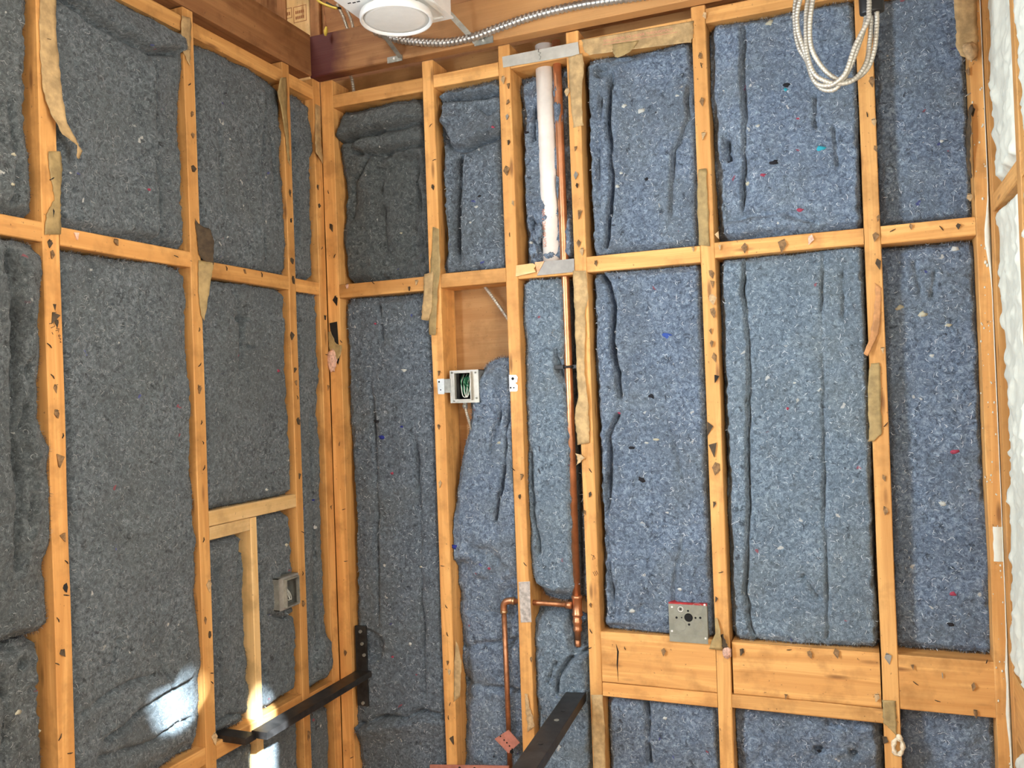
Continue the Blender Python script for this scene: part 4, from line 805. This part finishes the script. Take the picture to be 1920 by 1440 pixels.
# ------------------------------------------------------------------ plumbing
YC = .034
riser = empty('copper_pipe', onY(1083, 1210, YC))
tag(riser, 'long vertical copper water pipe with a tee, elbow and side drop', 'pipe')
CX = .7185
def ztop(py, px=1075): return onY(px, py, YC)[2]
zt = onY(1083, 1135, YC)[2]; RP = .0112
MB().tube([(CX - .001, YC, 2.325), (CX, YC, 2.2), (CX, YC, 1.4), (CX - .0005, YC, zt + .02)], RP, 20).build('riser', COPPER, riser, True)
def fitting(pts, r, name='coupling', mat=COPPER):
    return MB().tube(pts, r, 18).build(name, mat, riser, True)
def lathe_z(name, x, y, prof, mat, parent, seg=20):
    V = []; Fc = []
    for (r_, z) in prof:
        for j in range(seg):
            a = 6.28319 * j / seg; V.append((x + r_ * math.cos(a), y + r_ * math.sin(a), z))
    for k in range(len(prof) - 1):
        for j in range(seg):
            p = k * seg + j; q = k * seg + (j + 1) % seg; Fc.append((p, q, q + seg, p + seg))
    Fc.append(tuple(range(seg))[::-1]); Fc.append(tuple((len(prof) - 1) * seg + j for j in range(seg)))
    return mesh_obj(name, V, Fc, mat, parent, True)
lathe_z('tee', CX, YC, [(.0122, zt - .028), (.0145, zt - .026), (.0145, zt - .021), (.0128, zt - .019), (.0128, zt + .017), (.0145, zt + .019), (.0150, zt + .024), (.0122, zt + .027)], COPPER, riser)
lathe_z('reducer', CX - .001, YC, [(.0085, zt - .090), (.0088, zt - .070), (.0105, zt - .068), (.0118, zt - .066), (.0118, zt - .060), (.0105, zt - .057), (.0108, zt - .050), (.0126, zt - .046), (.0130, zt - .040), (.0112, zt - .036), (.0112, zt - .028)], COPPER, riser)
lathe_z('stub_end', CX - .0015, YC, [(.0072, zt - .108), (.0082, zt - .104), (.0082, zt - .088)], COPPER_D, riser)
EX = .513; YB = YC; YC = .026
MB().tube([(CX - .012, YC, zt + .001), (CX - .028, YC, zt + .0015)], .0098, 16).build('coupling', COPPER, riser, True)
MB().tube([(CX - .026, YC, zt + .0015), (EX + .022, YC, zt + .003)], .0070, 14).build('branch_pipe', COPPER_D, riser, True)
MB().tube(catmull([(EX + .030, YC, zt + .003), (EX + .018, YC, zt + .003), (EX + .006, YC, zt - .001), (EX, YC, zt - .012), (EX, YC, zt - .028)], 6), .0090, 14).build('elbow', COPPER, riser, True)
for p, q in (((EX + .032, YC, zt + .003), (EX + .026, YC, zt + .003)), ((EX, YC, zt - .024), (EX, YC, zt - .031))): MB().tube([p, q], .0102, 14).build('solder_ring', BRASS, riser, True)
eb = onY(958, 1420, YC)
MB().tube([(EX, YC, zt - .026), (EX + .001, YC, .60), (EX + .0015, YC, .36)], .0070, 14).build('drop_pipe', COPPER_D, riser, True)
YC = YB
clip = empty('pipe_clip', onY(1068, 688, .0)); tag(clip, 'black plastic pipe clip holding the copper pipe to its stud', 'clip')
zc = onY(1068, 688, YC)[2]
MB().tube([(CX + .0145 * math.cos(a), YC + .0145 * math.sin(a), zc) for a in np.linspace(0, 6.2832, 20)], .0034, 8).build('clip_ring', BLACKP, clip, True)
MB().box((CX + .012, YC - .006, zc - .005), (BS['C'][0] - .001, YC + .006, zc + .005)).build('clip_arm', BLACKP, clip, bevel=.001)
MB().box((CX - .032, YC - .018, zc - .005), (CX - .008, YC - .008, zc + .006)).build('clip_tongue', BLACKP, clip, bevel=.0015)
pvc = empty('vent_pipe', (.678, .05, 1.74)); tag(pvc, 'white plastic vent pipe with fluff stuck to it beside the copper pipe', 'pipe')
MB().tube([(.678, .052, 2.326), (.678, .052, 2.0), (.680, .052, 1.742)], .0255, 28).build('pipe', PVC, pvc, True)
pt = onY(1021, 400, .026); text('SCH 40  PVC DWV', (.668, .0270, 1.835), .0125, (math.pi / 2, -math.pi / 2, 0), REDTXT, pvc)
for (px, py, r_, sq) in ((1046, 215, .013, (.7, .5, 2.0)), (1042, 170, .008, (.6, .5, 1.6)), (1046, 350, .008, (.6, .5, 3.0)), (1008, 440, .014, (.9, .6, 1.4)), (1030, 478, .010, (1.2, .6, .8)), (1001, 470, .012, (.8, .6, 1.3))):
    bo = blob('fluff_tuft', onY(px, py, .027), r_, DEN_BLUE, pvc, sq, sd=int(px), sub=3, amt=.6)
# steel guards and plates
def plate(name, label, wall, corners, t=.0016, mat=GALV, w=-.0006, cat='plate', holes=(), group=None):
    pts = [UV(wall, *q) for q in corners]; n = len(pts)
    V = [XYZ(wall, u, v, w - t) for u, v in pts] + [XYZ(wall, u, v, w) for u, v in pts]
    o = mesh_obj(name, V, [tuple(range(n))[::-1], tuple(range(n, 2 * n))] + [(k, (k + 1) % n, n + (k + 1) % n, n + k) for k in range(n)], mat, None, False, True)
    tag(o, label, cat, group)
    for (hx, hy, hr) in holes:
        u, v = UV(wall, hx, hy); q = hr / 745
        disc = [XYZ(wall, u + q * math.cos(a), v + q * math.sin(a), w - t - .0002) for a in np.linspace(0, 5.81, 13)] + [XYZ(wall, u + q * math.cos(a), v + q * math.sin(a), w - t + .0004) for a in np.linspace(0, 5.81, 13)]
        mesh_obj('punched_hole', disc, [tuple(range(13))[::-1]] + [(k, (k + 1) % 13, 13 + (k + 1) % 13, 13 + k) for k in range(13)], HOLE, o, False)
    return o
tp = plate('guard_plate', 'wide galvanised guard strap across the pipe bay at the top', 'B', [(942, 107), (1084, 79), (1087, 103), (944, 127)], mat=STRAPM)
pp = [onY(*q, -.0028) for q in ((1010, 92), (1009, 97), (1014, 99), (1010, 103), (1014, 106), (1012, 112))]
MB().tube(pp, .0011, 6).build('torn_slot', GALV_D, tp, True)
plate('guard_plate', 'grey galvanised guard plate over the copper pipe at mid height', 'B', [(1022, 490), (1077, 485), (1077, 510), (1007, 517)], mat=GUARDM)
plate('guard_plate', 'rust brown steel edge beside the grey guard plate', 'B', [(1003, 492), (1021, 490), (1008, 515), (1007, 508)], mat=COPPER_D)
wd = plate('wood_splinter', 'pale broken wood splinter beside the grey guard plate', 'B', [(969, 498), (1000, 494), (1006, 498), (1002, 504), (1006, 510), (968, 519)], t=.004, mat=PALE[0], cat='wood')
plate('nail_plate', 'weathered zinc nail plate over the copper branch pipe', 'B', [(973, 1091), (994, 1090), (995, 1130), (997, 1166), (977, 1167), (975, 1130)], mat=PLATE_R)
plate('nail_plate', 'bright zinc notched nail plate right of the box with green wires', 'B', [(955, 703), (968, 703), (971, 707), (970, 716), (966, 718), (971, 722), (971, 732), (968, 734), (956, 734)], mat=PLATE_W, holes=[(962, 710, 3), (964, 727, 1.6), (958, 727, 2.0)])
plate('red_nail_plate', 'small red oxide punched plate beside the foot of the copper drop', 'B', [(929, 1384), (955, 1367), (976, 1391), (955, 1411)], t=.002, mat=PINKPLATE, w=-.004, holes=[(940, 1379, 1.7), (947, 1386, 1.7), (952, 1391, 1.7), (957, 1397, 1.7), (962, 1403, 1.7), (961, 1408, 4)])
plate('red_strap', 'red oxide steel strap at the bottom of the frame', 'B', [(808, 1432), (956, 1434), (956, 1462), (808, 1460)], t=.003, mat=PINKPLATE, w=-.004, holes=[(864, 1438, 3), (892, 1439, 3)])

# ------------------------------------------------------------------ electrical boxes
bx = empty('switch_box', (.43, .0, 1.378)); tag(bx, 'open metal switch box with green and white wires beside the bare board', 'electrical box')
x0, x1, z0, z1 = .388, .472, 1.379, 1.468; yb, yf = .058, .004; t = .002
mb = MB(); mb.box((x0, yf, z0), (x0 + t, yb, z1)); mb.box((x1 - t, yf, z0), (x1, yb, z1)); mb.box((x0, yf, z0), (x1, yb, z0 + t)); mb.box((x0, yf, z1 - t), (x1, yb, z1)); mb.box((x0, yb - t, z0), (x1, yb, z1)); mb.build('box_body', GALV, bx)
fx0, fx1, fz0, fz1 = x0 + .018, x1 - .020, z0 + .010, z1 - .008
mb = MB(); mb.box((x0 - .001, yf - .003, z0), (fx0, yf, z1)); mb.box((fx1, yf - .003, z0), (x1 + .001, yf, z1)); mb.box((fx0, yf - .003, z0), (fx1, yf, fz0)); mb.box((fx0, yf - .003, fz1), (fx1, yf, z1)); mb.build('cover_plate', BOXG, bx)
mb = MB(); q = .003
mb.box((fx0 - q, yf - .014, fz0 - q), (fx0, yf, fz1 + q)); mb.box((fx1, yf - .014, fz0 - q), (fx1 + q, yf, fz1 + q)); mb.box((fx0, yf - .014, fz0 - q), (fx1, yf, fz0)); mb.box((fx0, yf - .014, fz1), (fx1, yf, fz1 + q)); mb.build('raised_ring', BOXG, bx)
for (hx, hz) in ((x0 + .006, z1 - .006), (x1 - .007, z1 - .008), (x0 + .010, z0 + .006), (x1 - .006, z0 + .012)):
    MB().tube([(hx, yf - .0028, hz), (hx, yf - .0055, hz)], .0027, 10).build('screw', GALV_D, bx, True)
cxm = (fx0 + fx1) / 2; czm = (fz0 + fz1) / 2
MB().tube([(fx0 + .0005, yb - .004, fz1), (fx1, yb - .004, fz1)], .002, 6).build('painted_dark_rod', HOLE, bx)  # near-black rod, part of the painted dark inside the box
mbk = MB().box((x0 + t, yb - t - .001, z0 + t), (x1 - t, yb - t - .0004, z1 - t)); mbk.build('painted_dark_back', HOLE, bx)  # near-black sheet over the metal back paints the shade inside the box
for k, (dx, ph) in enumerate(((-.006, .0), (.002, .9), (.008, 2.0), (.012, 2.9))):
    pts = [(cxm + dx - .014 + .010 * math.sin(ph), .040, fz1 - .002), (cxm + dx - .008, .012, czm + .014), (cxm + dx + .002, .004, czm - .012 + .003 * k), (cxm + dx + .006, .006, fz0 + .012), (cxm + dx + .010, .010, czm - .004), (cxm + dx - .002, .018, czm + .020), (cxm - .012, .042, fz1 - .01)]
    MB().tube(catmull(pts, 6), .0011, 7).build('green_wire', GREENW, bx, True)
for k, dx in enumerate((-.004, .004)):
    pts = [(cxm - .012 + dx, .040, fz1 - .002), (cxm - .008 + dx, .010, czm + .008), (cxm + dx, .0, fz0 + .010), (cxm + .010 + dx * .5, -.002, fz0 + .008), (cxm + .012 + dx, .006, czm), (cxm + .004, .03, fz1 - .006)]
    MB().tube(catmull(pts, 6), .0012, 7).build('white_wire', WHITEW, bx, True)
MB().tube([(x0 + .034, .02, z0 + .001), (x0 + .034, .02, z0 - .016)], .0062, 12).build('connector', GALV, bx, True)
MB().tube([(x0 + .034, .012, z0 - .009), (x0 + .034, .016, z0 - .009)], .0055, 12).build('connector_screw', GALV_D, bx, True)
def ribbed(path, r, pitch, depth, seg=12, per=6):
    P, tt = resample(path, pitch / per); rad = [r - depth * (.5 + .5 * math.cos(6.2832 * x / pitch)) for x in tt]
    return MB().tube([tuple(p) for p in P], rad, seg)
ribbed(catmull([(x0 + .034, .02, z0 - .014), (x0 + .036, .026, z0 - .035), (x0 + .040, .05, z0 - .085), (x0 + .046, .07, z0 - .13)], 8), .0042, .0055, .0010).build('armoured_tail', MCCABLE, bx, True)
bk = plate('mounting_tab', 'zinc mounting tab screwed to the stud left of the green wire box', 'B', [(820, 711), (833, 710), (834, 739), (822, 739)], mat=GALV, holes=[(824, 716, 2), (827, 731, 1.4)])
MB().box((.366, -.0005, 1.408), (.389, .0015, 1.446)).build('tab_arm', GALV_D, bk)
cab = ribbed(catmull([onY(905, 532, .07), onY(922, 555, .06), onY(940, 580, .055), onY(962, 612, .05)], 10), .0050, .0070, .0013).build('armoured_cable', MCCABLE, None, True, True)
tag(cab, 'short armoured cable crossing the bare board of the open bay', 'cable')

# square box with red top, right of middle
jb = empty('junction_box', (1.015, .0, .775)); tag(jb, 'square steel junction box with a red painted top on the wide blocking', 'electrical box')
x0, x1, z0, z1 = .9695, 1.061, .776, .869; y0, y1 = -.006, .036
mb = MB(); mb.box((x0, y0 + .0015, z0), (x1, y1, z1)); mb.build('box_body', JBOX, jb, bevel=.0015)
MB().box((x0 + .0005, y0 + .001, z1 - .0004), (x1 - .0005, y1, z1 + .0014)).build('red_top', RED, jb)['label'] = 'red painted top face'
MB().box((x0 - .001, y0, z1 - .001), (x1 + .001, y0 + .002, z1 + .003)).build('red_lip', RED, jb)
MB().box((x0 - .0012, y0 - .0004, z0 - .001), (x1 + .0012, y0 + .0012, z1 - .001)).build('front_plate', JBOX, jb, bevel=.0005)
def pj(px, py): p = onY(px, py, y0 - .0006); return p
def discy(c, r_, y, mat, name, ring=None, seg=24):
    V = []; Fc = []
    if ring is None:
        V = [(c[0] + r_ * math.cos(a), yy, c[1] + r_ * math.sin(a)) for yy in (y, y + .0008) for a in np.linspace(0, 6.2832, seg, False)]
        Fc = [tuple(range(seg))[::-1] if False else tuple(range(seg))] + [(k, (k + 1) % seg, seg + (k + 1) % seg, seg + k) for k in range(seg)]
        return mesh_obj(name, V, Fc, mat, jb, False)
    return MB().tube([(c[0] + r_ * math.cos(a), y, c[1] + r_ * math.sin(a)) for a in np.linspace(0, 6.2832, 32)], ring, 6).build(name, mat, jb, True)
for (px, py, rr_) in ((1291, 1158, 7.8), (1290, 1145.5, 1.9), (1292, 1171, 2.1), (1268.5, 1158, 2.1), (1278, 1158, 1.3), (1304, 1158.5, 1.9), (1313, 1158.5, 2.1)):
    p = pj(px, py); discy((p[0], p[2]), rr_ / 745, y0 - .0007, HOLE, 'punched_hole')
for (px, py) in ((1307, 1142), (1276, 1173), (1308, 1173)):
    p = pj(px, py); discy((p[0], p[2]), 10.2 / 745, y0 - .0003, GALV_D, 'knockout', .0005)
p = pj(1276, 1142); discy((p[0], p[2]), 8.5 / 745, y0 - .0003, GALV_D, 'knockout', .0008); discy((p[0], p[2]), 4.5 / 745, y0 - .0012, PLATE_W, 'knockout_dimple', .0010); discy((p[0], p[2]), 1.6 / 745, y0 - .0009, HOLE, 'punched_hole')
for (px, py) in ((1260, 1138), (1323, 1197), (1321, 1134), (1260, 1183)):
    p = pj(px, py); discy((p[0], p[2]), 1.9 / 745, y0 - .0012, PLATE_W, 'screw')
MB().box((x0 + .004, y0 - .0009, z0 + .017), (x1 - .004, y0 - .0003, z0 + .0176)).build('pressed_line', GALV_D, jb)

# small box, left wall
sb = empty('switch_box', (0, -.237, .857)); tag(sb, 'small empty switch box set in the batt on the left wall', 'electrical box')
ya, yb2, za, zb = -.278, -.196, .856, .940; xf = .010
mb = MB(); t = .0022
mb.box((-.05, ya, za), (xf, ya + t, zb)); mb.box((-.05, yb2 - t, za), (xf, yb2, zb)); mb.box((-.05, ya, za), (xf, yb2, za + t)); mb.box((-.05, ya, zb - t), (xf, yb2, zb)); mb.box((-.05, ya, za), (-.048, yb2, zb)); mb.build('box_body', GALV_D, sb)
mb = MB(); ra, rb_, rc, rd = ya + .020, yb2 - .012, za + .008, zb - .008
mb.box((xf, ya, za), (xf + .002, ra, zb)); mb.box((xf, rb_, za), (xf + .002, yb2, zb)); mb.box((xf, ra, za), (xf + .002, rb_, rc)); mb.box((xf, ra, rd), (xf + .002, rb_, zb)); mb.build('cover_plate', GALV, sb)
mb = MB(); mb.box((xf, ra - .003, rc - .003), (xf + .012, ra, rd + .003)); mb.box((xf, rb_, rc - .003), (xf + .012, rb_ + .003, rd + .003)); mb.box((xf, ra, rc - .003), (xf + .012, rb_, rc)); mb.box((xf, ra, rd), (xf + .012, rb_, rd + .003)); mb.build('raised_ring', GALV_D, sb)
MB().box((-.047, ya + .003, za + .003), (-.046, yb2 - .003, zb - .003)).build('painted_dark_back', HOLE, sb)  # sheet painted near-black for the shaded inside of the small box
for k in range(2):
    pts = [(-.03, ra + .014 + .01 * k, rd), (-.004, ra + .010 + .012 * k, rc + .05), (.006, ra + .016 + .01 * k, rc + .018), (.008, ra + .026 + .008 * k, rc + .012), (-.002, ra + .034 + .004 * k, rc + .03), (-.03, ra + .03, rd - .005)]
    MB().tube(catmull(pts, 6), .0010, 6).build('wire', WHITEW, sb, True)

# ------------------------------------------------------------------ black shelf brackets
br = empty('shelf_bracket', (.075, .01, .52)); tag(br, 'black steel corner bracket with a long arm and wall plate at lower left', 'bracket')
MB().box((.054, -.455, .603), (.100, .075, .620)).build('long_arm', BLACK, br, bevel=.0015)
MB().box((-.085, -.490, .600), (.066, -.452, .616)).build('short_arm', BLACK, br, bevel=.0015)
MB().box((.052, .006, .518), (.088, .014, .747)).build('wall_plate', BLACK, br, bevel=.001)
for px, py in ((676, 1184), (679, 1207), (683, 1228), (681, 1318)):
    q = onY(px, py, .003); MB().tube([(q[0], .0045, q[2]), (q[0], -.001, q[2])], .0048, 6).build('bolt', GALV_D, br)
br2 = empty('shelf_bracket', (.72, 0, .60)); tag(br2, 'black steel flat bracket arm pointing toward the camera at bottom centre', 'bracket')
dv = Vector((.033, -.43, 0)).normalized(); nv_ = Vector((-dv.y, dv.x, 0)); L_ = .80; c0 = Vector((.709, .075, .608))
MB().obox(c0 + dv * (L_ / 2), dv * (L_ / 2), nv_ * .0255, Vector((0, 0, .012))).build('arm', BLACK, br2, bevel=.0018)
for dd in (.20, .26, .40):
    c = c0 + dv * dd + Vector((0, 0, .0118)); MB().tube([tuple(c), tuple(c + Vector((0, 0, .0016)))], .006, 10).build('bolt', GALV_D if dd == .26 else BLACK, br2)

# ------------------------------------------------------------------ ceiling light, hangers, conduits, coil
lt = empty('ceiling_light', (.44, -.335, 2.29)); tag(lt, 'white ceiling light with a round trim under a square housing', 'light')
mb = MB(); hx0, hx1, hy0, hy1, hz = .330, .536, -.52, -.222, 2.325
mb.box((hx0, hy0, hz), (hx1, hy1, hz + .075)); mb.build('housing', WHITE, lt, bevel=.003)
mb = MB(); mb.box((hx1 - .014, hy0, hz - .004), (hx1 + .004, hy1 + .003, hz)); mb.box((hx0, hy1 - .012, hz - .004), (hx1 - .014, hy1 + .003, hz)); mb.build('housing_flange', WHITE, lt)
mb = MB()
for px, py in ((655, 6), (664, 5), (672, 3)): q = onZ(px, py, hz - .0005); mb.box((q[0] - .004, q[1] - .0015, hz - .001), (q[0] + .004, q[1] + .0015, hz))
mb.build('vent_slot', HOLE, lt)
lc = onZ(743, 35, 2.300)
lathe_z('trim_ring', lc[0], lc[1], [(.070, 2.318), (.084, 2.312), (.0868, 2.302), (.0862, 2.295), (.0845, 2.2925), (.0815, 2.2930), (.0780, 2.2975), (.0740, 2.312)], WHITE, lt, 48)
lathe_z('lens', lc[0], lc[1], [(.0785, 2.2985), (.066, 2.2978), (.045, 2.2970), (.025, 2.2966), (.004, 2.2964)][::-1], LENS, lt, 48)
lathe_z('light_can', lc[0], lc[1], [(.064, 2.305), (.066, 2.33), (.066, 2.335)], GALV_D, lt, 32)
def strap(name, label, a, b, foot, w=.007):
    e_ = empty(name, b); tag(e_, label, 'strap'); a, b = Vector(a), Vector(b); d_ = b - a; sd_ = d_.cross(Vector((0, 1, 0))).normalized()
    nn = d_.cross(sd_).normalized()
    MB().obox((a + b) / 2, d_ / 2, sd_ * w, nn * .0008).build('strap_leg', GALV_D, e_)
    MB().box((foot[0], -.0455, foot[2]), (foot[1], -.0425, foot[3])).build('strap_foot', GALV_D, e_)
    mx = (foot[0] + foot[1]) / 2; mz = (foot[2] + foot[3]) / 2
    MB().tube([(mx, -.0455, mz), (mx, -.050, mz)], .003, 8).build('screw', PLATE_W, e_)
b1 = onY(893, 80, -.046); f1 = onY(924, 72, -.046); strap('hanger_strap', 'grey steel hanger strap right of the round light', onY(815, -5, -.16), b1, (b1[0] - .006, f1[0], f1[2] - .010, f1[2] + .008))
b2 = onY(751, 108, -.046); f2 = onY(728, 106, -.046); strap('hanger_strap', 'grey steel hanger strap below the round light', onY(712, 55, -.16), b2, (f2[0] - .004, b2[0] + .004, b2[2] - .008, b2[2] + .008))
path = catmull([onY(702, 58, -.075), onY(722, 66, -.065), onY(760, 76, -.060), onY(830, 80, -.060), onY(885, 70, -.060), onY(935, 52, -.060), onY(1000, 30, -.060), onY(1090, 9, -.060), onY(1195, -6, -.060), onY(1300, -22, -.06)], 14)
fc = ribbed(path, .0118, .0118, .0028, 14, 6).build('flexible_conduit', FLEX, None, True, True); tag(fc, 'ribbed steel flexible conduit sagging along the back beam', 'conduit')
for (pp, lab) in (([(632, 8), (643, 30), (652, 55), (656, 62)], 'left of two thin armoured cables behind the light'), ([(640, 2), (652, 22), (660, 42), (663, 60)], 'right of two thin armoured cables behind the light')):
    tag(ribbed(catmull([onY(*q, .12) for q in pp], 8), .0052, .007, .0012).build('armoured_cable', MCCABLE, None, True, True), lab, 'cable')
tag(ribbed(catmull([onY(656, 140, .05), onY(660, 150, .05), onY(664, 175, .05)], 8), .0052, .007, .0012).build('armoured_cable', MCCABLE, None, True, True), 'short armoured cable in the gap under the back beam', 'cable')
ws = empty('wire_splice', onY(611, 60, -.08)); tag(ws, 'yellow wire connectors on loose wires above the beams at left of the light', 'wire')
MB().tube(catmull([onY(590, -6, -.08), onY(600, 4, -.08), onY(618, 12, -.08), onY(632, 16, -.08)], 6), .0035, 8).build('yellow_wire', YELLOW, ws, True)
MB().tube(catmull([onY(612, 5, -.07), onY(625, 12, -.07), onY(640, 16, -.06)], 6), .003, 8).build('black_wire', BLACKP, ws, True)
MB().tube(catmull([onY(606, 10, -.06), onY(609, 30, -.06), onY(611, 50, -.06)], 6), .0014, 6).build('hanging_wire', COPPER_D, ws, True)
MB().tube([onY(612, 50, -.06), onY(611, 58, -.06), onY(610, 67, -.06)], [.0025, .0062, .0030], 10).build('wire_nut', YELLOW, ws, True)

coil = empty('cable_coil', onY(1570, 165, -.30)); tag(coil, 'coiled armoured cable hanging from above in front of the upper right batts', 'cable')
YQ = -.30
def cz(px, py, dy=0.0): return onY(1440 + px * .34722, py * .34722, YQ + dy)
loops = [[(300, -260), (190, -140), (150, 0), (145, 130), (165, 250), (210, 330), (240, 420), (290, 478), (350, 486), (392, 450), (440, 372), (482, 265), (520, 150), (532, 60), (535, -60)],
         [(330, -240), (245, -130), (214, 0), (205, 140), (212, 290), (248, 395), (318, 440), (400, 452), (470, 425), (528, 345), (548, 240), (556, 120), (556, 60), (560, -60)],
         [(350, -220), (270, -120), (242, 0), (226, 140), (236, 262), (292, 362), (372, 428), (462, 430), (536, 372), (574, 270), (588, 130), (588, 60), (590, -60)],
         [(320, -250), (230, -130), (168, 20), (160, 150), (205, 300), (232, 390), (262, 450), (330, 462), (385, 432), (425, 380), (470, 250), (540, 110), (545, 60), (548, -60)]]
for k, lp_ in enumerate(loops): ribbed(catmull([cz(a, b, .012 * math.sin(k * 1.9 + i * .5) - .006 * k) for i, (a, b) in enumerate(lp_)], 10), .0049, .0060, .0007, 10, 5).build('cable_loop', MCCABLE, coil, True)
ta = cz(562, 72, -.008); tb = cz(556, -30, -.008)
mbt = MB(); mbt.tube([ta + (tb - ta) * x for x in (0, .1, .5, .9, 1)], [.0215, .0225, .0225, .0225, .0215], 16); to = mbt.build('tape_wrap', BLACKP, coil, True); to['label'] = 'black tape wrap'
for v in to.data.vertices: v.co.y *= .55
